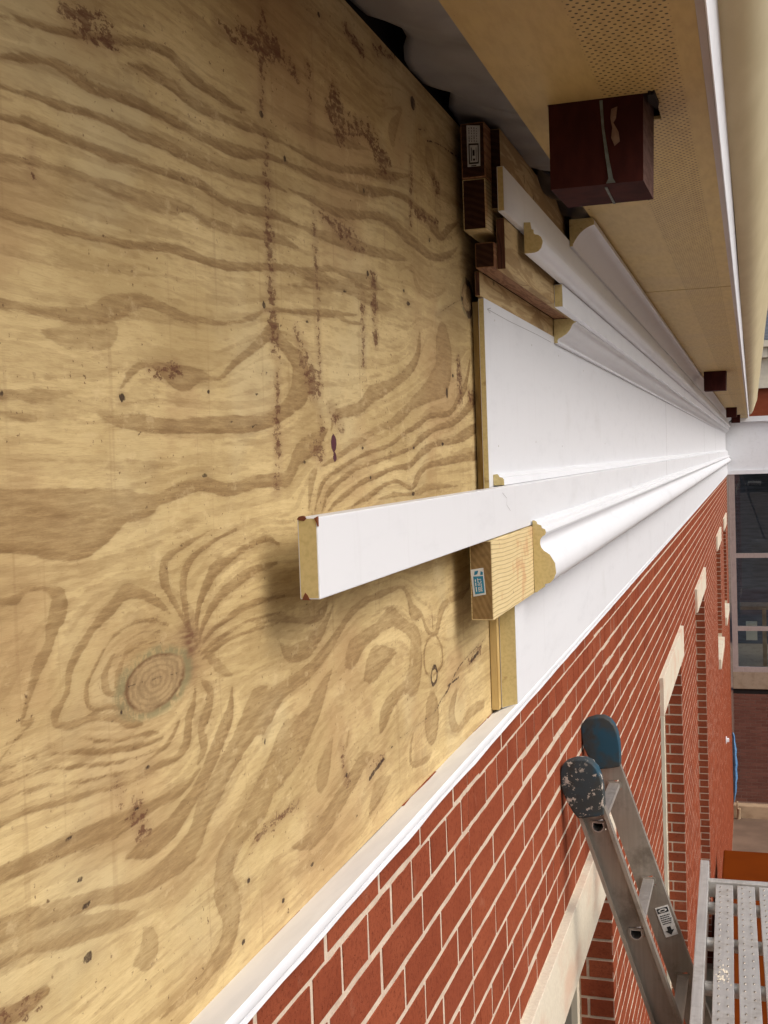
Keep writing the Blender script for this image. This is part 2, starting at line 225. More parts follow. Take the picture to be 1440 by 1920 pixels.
 (0.8,[1.432,-0.2654,0.0096,1.4616,-0.2564,0.0181,1.5075,-0.247,0.0116,1.5721,-0.2395,0.0098,1.6419,-0.2315,0.0134,1.695,-0.2497,0.0098,1.7511,-0.2718,0.0129,1.7677,-0.3026,0.0302,1.7529,-0.3395,0.0294,1.7025,-0.3465,0.0097,1.6458,-0.3513,0.0108,1.5908,-0.3685,0.0168,1.572,-0.3848,0.021]),
 (0.9,[1.5093,-0.2988,0.0189,1.5503,-0.2865,0.0229,1.6093,-0.284,0.013,1.6625,-0.2877,0.0056]),
 (0.7,[1.4362,-0.3555,0.024,1.4275,-0.3699,0.0171]),
 (0.7,[1.3752,-0.3503,0.014,1.3396,-0.3816,0.019,1.3191,-0.3981,0.0132]),
 (0.8,[1.5363,-0.409,0.0095,1.4892,-0.4094,0.0113,1.4286,-0.4243,0.0125,1.379,-0.4378,0.0142,1.3454,-0.4458,0.0137,1.2835,-0.4503,0.0102,1.2281,-0.4385,0.0084]),
 (0.8,[2.0222,-0.4156,0.0207,1.9783,-0.451,0.0185,2.0259,-0.4872,0.0064,2.1254,-0.4765,0.0115,2.2314,-0.4854,0.0079]),
 (0.8,[1.8526,-0.3996,0.0112,1.849,-0.4285,0.0391,1.8359,-0.4433,0.0248]),
 (0.8,[1.7425,-0.4245,0.0084,1.72,-0.4442,0.0059,1.7264,-0.4737,0.0049,1.8084,-0.4864,0.0067,1.842,-0.4831,0.0071]),
 (0.7,[1.6146,-0.4629,0.0152,1.5459,-0.4671,0.0159,1.5117,-0.4846,0.0147]),
 (1,[1.8663,-0.2923,0.0022,1.8202,-0.3055,0.0035,1.8159,-0.3397,0.0036,1.8464,-0.3599,0.002]),
 (1,[1.8888,-0.2957,0.0023,1.9267,-0.323,0.0037,1.9228,-0.3529,0.0034,1.8689,-0.3612,0.0019]),
 (0.9,[1.8707,-0.2573,0.0165,1.8734,-0.2814,0.0143]),
]
STAINS=[
 [0.8273,0.3636,0.004,0.852,0.3637,0.0126,0.8848,0.3652,0.0159,0.9063,0.3642,0.0074],
 [1.239,0.519,0.0075,1.2354,0.4826,0.0132,1.2293,0.4513,0.0074,1.227,0.3979,0.0061],
 [1.1076,0.4561,0.0036,1.1458,0.4555,0.0087,1.2012,0.4626,0.0113,1.2464,0.4714,0.0167,1.294,0.4745,0.0134,1.3368,0.4658,0.0066],
 [1.231,0.3625,0.0062,1.2321,0.3285,0.0109,1.232,0.2811,0.0117,1.2321,0.2217,0.0125,1.2319,0.1889,0.0109],
 [1.2345,0.1683,0.011,1.2371,0.1325,0.0127],
 [1.2361,0.0602,0.0063,1.2343,0.0118,0.0094,1.2244,-0.0242,0.0136],
 [1.2418,0.1329,0.0039,1.2374,0.0421,0.0047],
 [1.3765,0.4893,0.0072,1.3752,0.4773,0.0072],
 [1.3781,0.4522,0.0047,1.3781,0.4002,0.0057],
 [1.3791,0.322,0.0076,1.3792,0.2168,0.0057],
 [1.3816,0.2039,0.0048,1.3765,0.0842,0.0067],
 [1.3737,0.0576,0.0056,1.3792,0.0378,0.0075],
 [1.4734,0.4708,0.0242,1.5177,0.449,0.0164,1.6123,0.4695,0.0137,1.6722,0.442,0.0251,1.7245,0.4301,0.0119],
 [1.4456,0.4576,0.0133,1.494,0.4289,0.0137],
 [1.3032,0.1568,0.0089,1.3344,0.1211,0.0169,1.3584,0.09,0.0175],
 [1.9745,0.4755,0.013,1.9985,0.4669,0.0154],
 [1.8541,0.3983,0.0049,1.9906,0.4057,0.0062],
 [1.4008,0.3129,0.006,1.4806,0.307,0.012,1.5688,0.2966,0.0091],
 [1.3413,0.0145,0.0051,1.3779,0.0077,0.006],
 [1.3688,0.0111,0.0169,1.3676,0.0005,0.0094],
 [1.6132,0.2621,0.0127,1.6152,0.1709,0.0102],
 [1.5607,0.2254,0.0094,1.5554,0.1363,0.0071],
 [1.5285,0.5871,0.0096,1.6,0.5741,0.0086],
 [1.8327,0.479,0.0077,1.82,0.375,0.0076],
 [1.6517,0.598,0.0085,1.7606,0.6167,0.0045],
 [2.1149,0.1746,0.0167,2.1152,0.1157,0.0209],
 [1.4134,0.0654,0.0069,1.4521,0.0456,0.0095],
 [2.193,0.119,0.0146,2.2828,0.1018,0.0106],
 [1.1237,-0.4003,0.0031,1.1902,-0.3949,0.0047,1.2547,-0.3957,0.0046],
 [0.8561,-0.2632,0.0022,0.8617,-0.2784,0.003],
 [0.8845,-0.2943,0.0106,0.8965,-0.3168,0.0086],
 [1.5109,-0.4224,0.0044,1.5841,-0.4262,0.0045],
 [2.1239,-0.3821,0.0139,2.2158,-0.372,0.0096],
 [1.407,-0.3672,0.0071,1.4228,-0.4132,0.0089],
 [0.9423,0.0895,0.0047,0.9935,0.0928,0.005],
 [0.7759,0.2469,0.0014,0.7743,0.2267,0.0017],
 [0.6858,-0.3811,0.0051,0.7106,-0.3869,0.0051,0.7304,-0.3881,0.0023],
]
CRACKS=[
 [1.6562,-0.4178,0.0003,1.7532,-0.4199,0.0005,1.8611,-0.4223,0.0006,1.9093,-0.4114,0.0011,1.9593,-0.4031,0.0015,2.0544,-0.3764,0.0008,2.2654,-0.3606,0.0008],
 [1.9408,0.5362,0.0012,2.0109,0.5483,0.001,2.1072,0.5558,0.001,2.1823,0.5625,0.0008],
 [1.962,0.2452,0.0004,2.0701,0.2754,0.0006,2.1399,0.2916,0.0006],
 [1.5169,-0.4389,0.0033,1.5499,-0.4327,0.0032,1.5838,-0.4288,0.002],
 [1.8861,0.5419,0.0006,1.9333,0.5515,0.0006],
 [0.8804,-0.1861,0.0002,0.9144,-0.1873,0.0003,0.9437,-0.1888,0.0006,0.9782,-0.1919,0.0003],
 [2.1382,-0.3846,0.0036,2.1994,-0.378,0.0037],
 [1.9601,-0.397,0.002,2.0382,-0.3961,0.002],
 [2.1652,0.298,0.002,2.1565,0.2969,0.0059],
]
SPOTS=[
 (1.2231,0.3887,0.0077,0.0054),
 (1.2095,0.1762,0.0061,0.0053),
 (1.2883,0.3546,0.0050,0.0050),
 (0.8913,0.0608,0.0063,0.0041),
 (0.7224,0.0571,0.0038,0.0034),
 (1.0457,-0.0093,0.0071,0.0031),
 (1.1116,0.0449,0.0052,0.0022),
 (0.9060,-0.2628,0.0047,0.0023),
 (0.7832,-0.2854,0.0074,0.0016),
 (0.7955,-0.2839,0.0030,0.0008),
 (0.7953,-0.3223,0.0076,0.0025),
 (0.7996,-0.3457,0.0076,0.0025),
 (0.7999,-0.3874,0.0092,0.0050),
 (1.8570,0.5760,0.0164,0.0132),
 (1.7890,0.2453,0.0154,0.0042),
 (1.7673,0.2626,0.0060,0.0034),
 (1.5828,0.3791,0.0049,0.0053),
 (1.9329,0.3686,0.0070,0.0046),
 (0.9599,0.3967,0.0040,0.0019),
 (1.4239,0.5665,0.0060,0.0041),
 (1.2892,-0.4809,0.0069,0.0031),
 (1.1976,-0.4907,0.0046,0.0029),
 (1.0886,-0.4936,0.0052,0.0032),
 (1.4233,-0.4085,0.0062,0.0034),
 (1.1078,-0.4360,0.0040,0.0022),
 (1.4572,-0.4731,0.0065,0.0028),
 (1.1649,-0.3017,0.0029,0.0046),
 (1.7827,-0.0551,0.0123,0.0034),
 (1.5682,-0.0244,0.0048,0.0030),
 (1.6696,0.0112,0.0054,0.0024),
 (1.9778,0.0238,0.0074,0.0028),
 (1.7916,0.0175,0.0062,0.0025),
 (2.0667,0.1473,0.0080,0.0039),
 (2.0197,0.1145,0.0077,0.0114),
 (1.5373,0.0176,0.0070,0.0022),
 (2.2790,0.0753,0.0194,0.0053),
 (1.6240,-0.4214,0.0078,0.0023),
 (1.3396,0.1712,0.0054,0.0020),
 (1.5889,0.2640,0.0074,0.0046),
 (1.4846,0.2261,0.0065,0.0021),
 (0.8855,-0.2937,0.0036,0.0018),
 (1.3148,0.0011,0.0053,0.0032),
 (1.1776,0.0758,0.0058,0.0017),
 (1.1656,0.0409,0.0043,0.0023),
 (0.8185,0.2407,0.0023,0.0013),
 (0.7872,0.0427,0.0015,0.0008),
 (1.2094,0.1008,0.0046,0.0018),
 (0.8681,-0.2049,0.0026,0.0013),
 (1.0594,0.0734,0.0036,0.0016),
 (0.9953,0.0889,0.0032,0.0010),
]
KNOT=(0.9289,-0.1907,0.0570,0.0246)
KNOT2=(2.2006,0.3032,0.0456,0.0308)
HOLE=(1.8711,-0.3619,0.0238,0.0175)
# ---------------------------------------------------------------- materials
def mat_pvc():
    n = NT('painted_pvc'); v = n.world((1, .4, 1.6)); f = n.noise(v, 14, 6, .65)
    g = n.noise(n.world((3, .6, 1)), 5, 4); far = n.noise(n.world((1, 5, .5)), 6, 5, .7)
    c = n.mix(n.ramp(f, .48, .8), (.70, .725, .765), (.64, .665, .705))
    c = n.mix(n.math('MULTIPLY', n.ramp(g, .58, .75), .25), c, (.52, .53, .54))
    c = n.mix(n.math('MULTIPLY', n.ramp(far, .55, .8), .3), c, (.55, .56, .58))
    n.bump(f, .06, .001); return n.done(c, .42, 0, .4)
def mat_pvc_core():
    n = NT('foam_board_core'); f = n.noise(n.world(), 160, 4); g = n.noise(n.world(), 26, 4)
    c = n.mix(n.ramp(f, .4, .7), (.60, .49, .235), (.52, .42, .19))
    c = n.mix(n.math('MULTIPLY', n.ramp(g, .64, .72), .6), c, (.25, .13, .05))
    n.bump(f, .2, .0006); return n.done(c, .8, 0, .2)
def mat_wood(name, a, b, streak, along='y', fine=60, rough=.75, knots=True):
    n = NT(name)
    sc = {'y': (5.0, .55, 5.0), 'z': (5, 5, .5)}[along]
    base = n.noise(n.world(sc), 6, 3, .5, 1.2)
    wv = n.math('SINE', n.math('MULTIPLY', base, fine)); m = n.ramp(wv, -.2, .9)
    c = n.mix(m, a, b); f = n.noise(n.world(sc), 60, 5, .6)
    c = n.mix(n.math('MULTIPLY', n.ramp(f, .45, .75), .35), c, streak)
    d = n.noise(n.world((1, 1, 1)), 30, 4)
    if knots: c = n.mix(n.math('MULTIPLY', n.ramp(d, .66, .72), .8), c, tuple(q*.35 for q in b))
    n.bump(f, .25, .0012); return n.done(c, rough, 0, .2)
def mat_endgrain(name, a, b):
    n = NT(name); w_ = n.n('ShaderNodeTexWave', wave_type='RINGS', rings_direction='Y')
    v = n.world((1, 1, .6)); mp = n.n('ShaderNodeMapping'); mp.inputs['Location'].default_value = (.1, 0, .25); n.link(v, mp.inputs[0])
    n.link(mp.outputs[0], w_.inputs['Vector']); w_.inputs['Scale'].default_value = 42; w_.inputs['Distortion'].default_value = 2.0
    w_.inputs['Detail'].default_value = 2
    f = n.noise(n.world(), 90, 4)
    c = n.mix(n.ramp(w_.outputs['Fac'], .2, .9), a, b); c = n.mix(n.math('MULTIPLY', n.ramp(f, .4, .8), .5), c, tuple(q*.5 for q in a))
    n.bump(f, .3, .001); return n.done(c, .85, 0, .15)
def mat_plyface():
    n = NT('plywood_face')
    wsn = n.noise(n.world((1, .55, 1.6)), 26, 6, .65); ws2 = n.noise(n.world((1, .25, 2.2)), 110, 4, .6)
    ws3 = n.noise(n.world((1, 1, 1)), 9, 3)
    fib = n.noise(n.world((1, .30, 2.3)), 95, 8, .72); fib2 = n.noise(n.world((1, .16, 2.4)), 320, 4, .7)
    fl1 = n.attr('flowa'); fl2 = n.attr('flowb')
    sd = n.attr('band'); wt = n.attr('bandw'); side = n.attr('side')
    j = n.math('MULTIPLY', n.math('SUBTRACT', wsn, .5), .0050)
    j = n.math('ADD', j, n.math('MULTIPLY', n.math('SUBTRACT', fib, .5), .0060))
    j = n.math('ADD', j, n.math('MULTIPLY', n.math('SUBTRACT', fl1, .5), .0030))
    s = n.math('ADD', sd, j)
    m = n.math('ADD', n.math('MULTIPLY', n.ramp(s, -.0010, .0012), .66), n.math('MULTIPLY', n.ramp(s, -.008, .007), .34))
    m = n.math('MULTIPLY', m, n.ramp(side, -1, 1, 1.0, .78))
    m = n.math('MULTIPLY', m, n.ramp(s, .0, .014, 1.0, .72))
    m = n.math('MULTIPLY', m, wt)
    m = n.math('MULTIPLY', m, n.ramp(ws3, .25, .5, .74, 1.0))
    m = n.math('MULTIPLY', m, n.ramp(fib, .28, .52, .74, 1.0))
    light = n.mix(n.ramp(n.noise(n.world((1, .6, 1.5)), 6, 5, .6), .38, .64), (.60, .468, .24), (.46, .345, .165))
    light = n.mix(n.math('MULTIPLY', n.ramp(fib, .42, .68), .46), light, (.385, .265, .12))
    light = n.mix(n.math('MULTIPLY', n.ramp(fib2, .48, .78), .40), light, (.33, .22, .10))
    light = n.mix(n.math('MULTIPLY', n.ramp(n.noise(n.world(), 4.2, 4), .5, .68), .45), light, (.55, .46, .27))
    light = n.mix(n.math('MULTIPLY', n.ramp(n.noise(n.world((1, .8, 1)), 3.1, 4, .6), .48, .66), .62), light, (.38, .245, .12))
    dark = n.mix(n.ramp(fib, .35, .68), (.285, .183, .080), (.18, .106, .043))
    dark = n.mix(n.math('MULTIPLY', n.ramp(fib2, .45, .8), .45), dark, (.16, .09, .038))
    fj = n.math('ADD', fl1, n.math('MULTIPLY', n.math('SUBTRACT', fib, .5), .30))
    fk = n.math('ADD', fl2, n.math('MULTIPLY', n.math('SUBTRACT', fib, .5), .28))
    c = n.mix(n.math('MULTIPLY', n.ramp(fj, .54, .66), .22), light, dark)
    c = n.mix(n.math('MULTIPLY', n.ramp(fk, .56, .62), .20), c, dark)
    c = n.mix(m, c, dark)
    # peeler marks: fine vertical lines
    vl = n.noise(n.world((1, 1, .045)), 75, 3, .5)
    c = n.mix(n.math('MULTIPLY', n.ramp(vl, .62, .72), .22), c, (.25, .15, .07))
    # shallow specks
    sp = n.noise(n.world((1, 1, 1.3)), 130, 3, .6); cl = n.noise(n.world(), 7, 2)
    c = n.mix(n.math('MULTIPLY', n.math('MULTIPLY', n.ramp(sp, .66, .72), n.ramp(cl, .42, .56)), .8), c, (.11, .06, .03))
    c = n.mix(n.math('MULTIPLY', n.ramp(sp, .62, .74), .18), c, (.16, .09, .045))
    # worn paler patches low on the sheet
    pale = n.noise(n.world((1, .8, 1.4)), 40, 5, .7); 
    c = n.mix(n.math('MULTIPLY', n.math('MULTIPLY', n.ramp(pale, .54, .68), n.ramp(cl, .42, .6)), .35), c, (.66, .52, .29))
    # red-brown primer smears
    st = n.attr('stain'); pat = n.noise(n.world((1, .9, .8)), 85, 5, .72); pat2 = n.noise(n.world((1, 1, .15)), 26, 4, .6)
    prob = n.ramp(st, -.030, .007, -.26, .055, smooth=False)
    dash = n.noise(n.world((1, .55, 1.0)), 130, 5, .75)
    pp = n.math('ADD', n.math('ADD', n.math('MULTIPLY', dash, .65), n.math('MULTIPLY', wsn, .35)), prob)
    c = n.mix(n.math('MULTIPLY', n.ramp(pp, .515, .56), n.ramp(fib, .3, .6, .30, .88)), c, (.10, .040, .022))
    c = n.mix(n.math('MULTIPLY', n.ramp(st, -.012, .004), .22), c, (.16, .07, .035))
    cv = n.attr('pinch'); c = n.mix(n.math('MULTIPLY', cv, n.ramp(fib, .35, .6, .45, .95)), c, (.15, .075, .04))
    # knot rings, halo
    k = n.attr('knot'); kr = n.math('ADD', k, n.math('MULTIPLY', n.math('SUBTRACT', wsn, .5), .42))
    halo = n.math('MULTIPLY', n.ramp(kr, 1.42, 1.12), n.ramp(pat, .38, .56, .15, 1.0))
    c = n.mix(n.math('MULTIPLY', halo, .70), c, (.175, .165, .085))
    kd = n.math('ADD', kr, n.math('MULTIPLY', fib, .25))
    ring = n.math('SINE', n.math('MULTIPLY', kd, 30)); kc = n.mix(n.ramp(ring, -.4, 1, 0, .55), (.375, .265, .135), (.235, .155, .075))
    kc = n.mix(n.math('MULTIPLY', n.ramp(pat, .4, .62), .45), kc, (.20, .13, .065))
    kc = n.mix(n.math('MULTIPLY', n.ramp(kr, .80, .96), n.ramp(wsn, .42, .58, .15, .9)), kc, (.13, .065, .03))
    c = n.mix(n.math('MULTIPLY', n.ramp(kr, 1.06, .94), .92), c, kc)
    # splits and resin spots
    dk = n.attr('dark'); d = n.ramp(n.math('ADD', dk, n.math('MULTIPLY', n.math('SUBTRACT', pat, .5), .009)), -.0004, .0010)
    c = n.mix(n.math('MULTIPLY', d, n.ramp(pat, .3, .55, .45, .92)), c, (.028, .017, .015))
    c = n.mix(n.math('MULTIPLY', n.ramp(dk, -.012, .0), .16), c, (.12, .06, .03))
    pu = n.attr('purple'); c = n.mix(n.ramp(n.math('ADD', pu, n.math('MULTIPLY', n.math('SUBTRACT', pat, .5), .012)), -.0005, .0008), c, (.085, .03, .04))
    h = n.math('SUBTRACT', n.math('ADD', n.math('MULTIPLY', ws2, .5), n.math('MULTIPLY', m, .35)), n.math('MULTIPLY', d, 2.0))
    h = n.math('ADD', h, n.math('MULTIPLY', fib, .8))
    n.bump(h, .5, .0013)
    return n.done(c, n.ramp(m, 0, 1, .8, .68), 0, .15)
def mat_brick():
    n = NT('brick_face'); a = n.noise(n.world((1, 1, 2)), 3.4, 2); f = n.noise(n.world(), 120, 5, .65); g = n.noise(n.world(), 14, 4)
    oi = n.n('ShaderNodeObjectInfo').outputs['Random']; at = n.attr('rnd')
    r = n.math('FRACT', n.math('ADD', oi, n.math('MULTIPLY', at, 7.3)))
    c = n.mix(r, (.19, .045, .022), (.255, .066, .032))
    c = n.mix(n.ramp(a, .35, .7, 0, .5), c, (.30, .085, .042))
    c = n.mix(n.ramp(r, .90, 1.0, 0, .45), c, (.17, .04, .022))
    c = n.mix(n.math('MULTIPLY', n.ramp(f, .48, .68), .55), c, (.115, .026, .014))
    pit = n.noise(n.world(), 260, 2, .5); c = n.mix(n.math('MULTIPLY', n.ramp(pit, .66, .72), .7), c, (.07, .018, .01))
    c = n.mix(n.math('MULTIPLY', n.ramp(g, .62, .76), .35), c, (.36, .17, .11))
    n.bump(n.math('SUBTRACT', f, n.ramp(pit, .6, .72)), .6, .0018); return n.done(c, .95, 0, .04)
def mat_mortar():
    n = NT('mortar'); f = n.noise(n.world(), 220, 4, .7); g = n.noise(n.world(), 18, 4)
    c = n.mix(n.ramp(f, .35, .7), (.60, .50, .40), (.50, .41, .32)); c = n.mix(n.ramp(g, .4, .7, 0, .4), c, (.33, .22, .17))
    n.bump(f, .6, .002); return n.done(c, .95, 0, .1)
def mat_limestone(name, a, b, stain):
    n = NT(name); f = n.noise(n.world(), 120, 5, .7); g = n.noise(n.world((1, .5, 1)), 8, 5)
    c = n.mix(n.ramp(f, .35, .65), a, b); c = n.mix(n.math('MULTIPLY', n.ramp(g, .45, .7), .55), c, stain)
    n.bump(f, .25, .001); return n.done(c, .85, 0, .2)
def mat_soffit():
    n = NT('soffit_vinyl'); f = n.noise(n.world((1.5, .3, 1)), 40, 5, .6); g = n.noise(n.world(), 3, 3)
    sx = n.n('ShaderNodeSeparateXYZ'); n.link(n.world(), sx.inputs[0])
    X, Y = sx.outputs[0], sx.outputs[1]
    u = n.math('DIVIDE', X, .0125); vv = n.math('DIVIDE', Y, .0118)
    row = n.math('FLOOR', vv); sh = n.math('MULTIPLY', n.math('FRACT', n.math('MULTIPLY', row, .5)), 1.0)
    fu = n.math('SUBTRACT', n.math('FRACT', n.math('ADD', u, sh)), .5); fv = n.math('SUBTRACT', n.math('FRACT', vv), .5)
    rad = n.math('SQRT', n.math('ADD', n.math('POWER', fu, 2), n.math('POWER', n.math('MULTIPLY', fv, .95), 2)))
    hole = n.ramp(rad, .23, .16); band = n.math('MULTIPLY', n.ramp(X, .262, .266), n.ramp(X, .394, .390))
    hole = n.math('MULTIPLY', hole, band)
    c = n.mix(n.ramp(f, .35, .7), (.53, .395, .16), (.455, .33, .13)); c = n.mix(n.ramp(g, .4, .7, 0, .3), c, (.40, .30, .17))
    wt = n.noise(n.world(), 60, 2); c = n.mix(n.ramp(wt, .77, .80), c, (.05, .03, .02))
    c = n.mix(n.math('MULTIPLY', hole, .96), c, (.03, .018, .008))
    n.bump(n.math('SUBTRACT', f, n.math('MULTIPLY', hole, 3)), .15, .001); return n.done(c, .6, 0, .3)
def mat_metal(name, col, rough=.38, streak=(1, 1, 1), dirt=(.12, .1, .08), amt=.5, metal=.9):
    n = NT(name); f = n.noise(n.world(streak), 90, 4, .6); g = n.noise(n.world(), 9, 5, .65)
    c = n.mix(n.ramp(f, .35, .7, 0, .5), col, tuple(q*.72 for q in col)); c = n.mix(n.math('MULTIPLY', n.ramp(g, .48, .72), amt), c, dirt)
    n.bump(f, .08, .0006); return n.done(c, n.ramp(g, .3, .7, rough, rough+.22), metal, .5)
def mat_straight(name, a, b, line, f=820, wander=26):
    n = NT(name); sx = n.n('ShaderNodeSeparateXYZ'); n.link(n.world(), sx.inputs[0])
    w1 = n.noise(n.world((1, .9, 1.2)), 3.2, 2, .4); w2 = n.noise(n.world((1, .3, 1)), 25, 3)
    s = n.math('SINE', n.math('ADD', n.math('MULTIPLY', sx.outputs[2], f), n.math('ADD', n.math('MULTIPLY', w1, wander), n.math('MULTIPLY', w2, 2.4))))
    fi = n.noise(n.world((1, .1, 1)), 200, 4, .6); g = n.noise(n.world(), 11, 3)
    c = n.mix(n.ramp(fi, .35, .7, 0, .6), a, b); c = n.mix(n.math('MULTIPLY', n.ramp(s, .55, 1.0), .62), c, line)
    c = n.mix(n.math('MULTIPLY', n.ramp(g, .60, .7), .45), c, (.46, .20, .09)); k = n.noise(n.world(), 60, 2)
    c = n.mix(n.math('MULTIPLY', n.ramp(k, .76, .79), .8), c, (.06, .03, .02))
    n.bump(fi, .25, .001); return n.done(c, .75, 0, .2)
PVC = mat_pvc(); CORE = mat_pvc_core(); PLY = mat_plyface(); BRICK = mat_brick(); MORTAR = mat_mortar()
WOOD_TR = mat_straight('treated_pine_face', (.64, .52, .29), (.56, .44, .22), (.25, .18, .085))
END_TR = mat_endgrain('treated_pine_end', (.20, .125, .05), (.245, .155, .066))
WOOD_PLY = mat_wood('plywood_strip_face', (.50, .38, .20), (.36, .25, .12), (.22, .14, .07), fine=14)
WOOD_RED = mat_wood('stained_block_face', (.30, .16, .08), (.21, .10, .05), (.10, .045, .025), fine=40)
END_DK = mat_endgrain('dark_stained_end', (.035, .014, .008), (.055, .024, .013))
PLY_EDGE = mat_wood('plywood_edge', (.11, .045, .028), (.06, .025, .018), (.16, .08, .05), along='z', fine=50, knots=False)
EDGE_LT = mat_wood('plywood_edge_light', (.50, .36, .15), (.40, .27, .10), (.30, .19, .08), along='z', fine=20, knots=False)
STONE = mat_limestone('cast_stone', (.62, .57, .46), (.55, .50, .40), (.55, .34, .24))
STONE_D = mat_limestone('weathered_stone', (.34, .28, .21), (.27, .22, .165), (.20, .15, .10))
SOFFIT = mat_soffit()
FLASH = grainy('flashing_coil', (.80, .83, .88), (.74, .77, .82), (1, .3, 1), 30, .6, 0, .05, spec=.25)
GUT = grainy('beige_gutter', (.64, .57, .36), (.58, .51, .31), (1, .3, 1), 12, .5, 0, .08)
BEAM = grainy('maroon_beam_paint', (.055, .014, .011), (.034, .009, .008), (1, 1, .4), 26, .8, 0, .12, spec=.08)
BEAM_L = grainy('beam_side_paint', (.10, .055, .042), (.06, .028, .02), (1, 1, 6), 26, .8, 0, .1, spec=.1)  # same beam, outer side lightened: skylight put into the colour
TEAL = grainy('sealant_run', (.13, .16, .15), (.09, .10, .09), (1, 1, 1), 60, .7)
TAN = grainy('caulk_smear', (.20, .13, .09), (.14, .085, .06), (1, 1, 1), 60, .8)
MEMB = grainy('roof_underlay', (.25, .245, .25), (.19, .185, .19), (1, 1, 1), 12, .45, 0, .25)
BLACK = grainy('dark_void', (.006, .005, .006), (.012, .009, .008), (1, 1, 1), 12, .9)
BLKPL = grainy('black_plastic', (.012, .013, .02), (.03, .03, .045), (1, 1, 1), 20, .3, 0, .3)
ALU = mat_metal('aluminium_rail', (.36, .325, .28), .42, (1, 1, .06), (.10, .075, .05), .6, .75)
ALU_R = mat_metal('aluminium_rung', (.62, .60, .57), .33, (1, .06, 1), (.16, .13, .10), .5, .85)
ALU_D = mat_metal('deck_aluminium', (.62, .61, .58), .45, (1, .05, 1), (.22, .19, .155), .55, .75)
BLUE = NT('blue_rubber'); _f = BLUE.noise(BLUE.world(), 30, 5, .7); _g = BLUE.noise(BLUE.world(), 13, 3)
_sx = BLUE.n('ShaderNodeSeparateXYZ'); BLUE.link(BLUE.world(), _sx.inputs[0])
_c = BLUE.mix(BLUE.ramp(_g, .42, .58), (.012, .055, .09), (.036, .042, .042))
_c = BLUE.mix(BLUE.math('MULTIPLY', BLUE.ramp(_sx.outputs[1], 3.1, 3.09), BLUE.ramp(_sx.outputs[0], .095, .08, 0, .8)), _c, (.036, .040, .040))
_c = BLUE.mix(BLUE.math('MULTIPLY', BLUE.ramp(_f, .36, .5, .8, 0), BLUE.ramp(_sx.outputs[0], .07, .03, .1, .8)), _c, (.03, .028, .024))
_p = BLUE.math('MULTIPLY', BLUE.ramp(BLUE.noise(BLUE.world(), 48, 6, .7), .565, .585), BLUE.math('MULTIPLY', BLUE.ramp(_sx.outputs[1], 3.1, 3.09), BLUE.ramp(_g, .40, .47)))
_c = BLUE.mix(_p, _c, (.42, .38, .33)); BLUE.bump(_f, .3, .002); BLUE = BLUE.done(_c, .68, 0, .3)
PAPER = grainy('label_paper', (.62, .62, .60), (.52, .52, .50), (1, 1, 1), 60, .6)
INK = grainy('label_ink', (.012, .012, .013), (.02, .02, .02), (1, 1, 1), 60, .6)
LBLUE = grainy('label_blue', (.012, .16, .27), (.02, .20, .32), (1, 1, 1), 60, .5)
LBLUE2 = grainy('tarp_blue', (.07, .20, .42), (.12, .28, .50), (1, 1, 4), 12, .5)
ORANGE = grainy('orange_steel', (.125, .025, .002), (.10, .020, .002), (1, 1, 1), 2, .95, 0, .02, spec=.03)
GLASS = NT('window_glass'); GLASS = GLASS.done((.012, .015, .017), .04, 0, .6)
CLEAR = NT('clear_glass'); CLEAR.b.inputs['Transmission Weight'].default_value = 1.0; CLEAR = CLEAR.done((.80, .88, .90), .0, 0, .5)
FRAMEG = mat_metal('window_frame', (.42, .37, .36), .45, (1, 1, .1), (.2, .17, .15), .3, .3)
GROUNDM = grainy('ground_dirt', (.17, .115, .08), (.12, .08, .055), (1, 1, 1), 1.2, .9, 0, .3)
FBR = NT('shade_brick'); _a = FBR.noise(FBR.world(), 90, 4); _b = FBR.n('ShaderNodeObjectInfo').outputs['Random']
_c = FBR.mix(_b, (.115, .045, .033), (.16, .07, .052)); _c = FBR.mix(FBR.ramp(_a, .4, .7, 0, .4), _c, (.17, .09, .07)); FBR = FBR.done(_c, .9, 0, .15)
FMO = grainy('shade_mortar', (.27, .19, .155), (.22, .15, .12), (1, 1, 1), 40, .95)
ROOFM = grainy('slate_roof', (.12, .13, .155), (.07, .08, .095), (.4, 1, 3), 6, .8)
CREAM = grainy('cream_trim', (.72, .66, .52), (.62, .57, .45), (1, 1, 1), 4, .7)
CONC = grainy('concrete_ledge', (.42, .31, .20), (.30, .21, .13), (.6, 1, 1), 5, .9)

# ---------------------------------------------------------------- ground
g = MB(); g.add([(-150, -150, GROUND), (250, -150, GROUND), (250, 400, GROUND), (-150, 400, GROUND)], [(0, 1, 2, 3)])
go = g.build('ground', GROUNDM, kind='structure')

# ---------------------------------------------------------------- brick wall
J1 = -.5776; BH = .0677; BW = .2032; JT = .0105; Y0 = 1.2509; CRK = 1.962
WALL_Y0, WALL_Y1 = -1.2, FARY
LT, LB = -1.187, -1.388                     # lintel top / bottom
WIN = [(2.10, 3.95, -5.3), (6.22, 8.10, -5.3), (10.22, 12.14, -5.3), (16.40, 18.40, -2.86), (20.5, 22.4, -2.86)]
wall = thing('brick_wall', 'long red brick wall with pale mortar below the white trim', 'brick wall', loc=(0, 0, GROUND))
def W_(o):  # keep world placement under a moved parent
    o.matrix_parent_inverse = Matrix.Translation((0, 0, -GROUND)); return o
rects = []     # (y0,y1,z0,z1)
top = J1 + BH - .0
nrow = int((top - GROUND)/BH) + 1
def blocked(z0, z1):
    out = []
    for a, b, s in WIN:
        if z1 > s - .14 and z0 < LT - .001:
            lo = a if z1 > s else a - .02
            out.append((a, b))
    return out
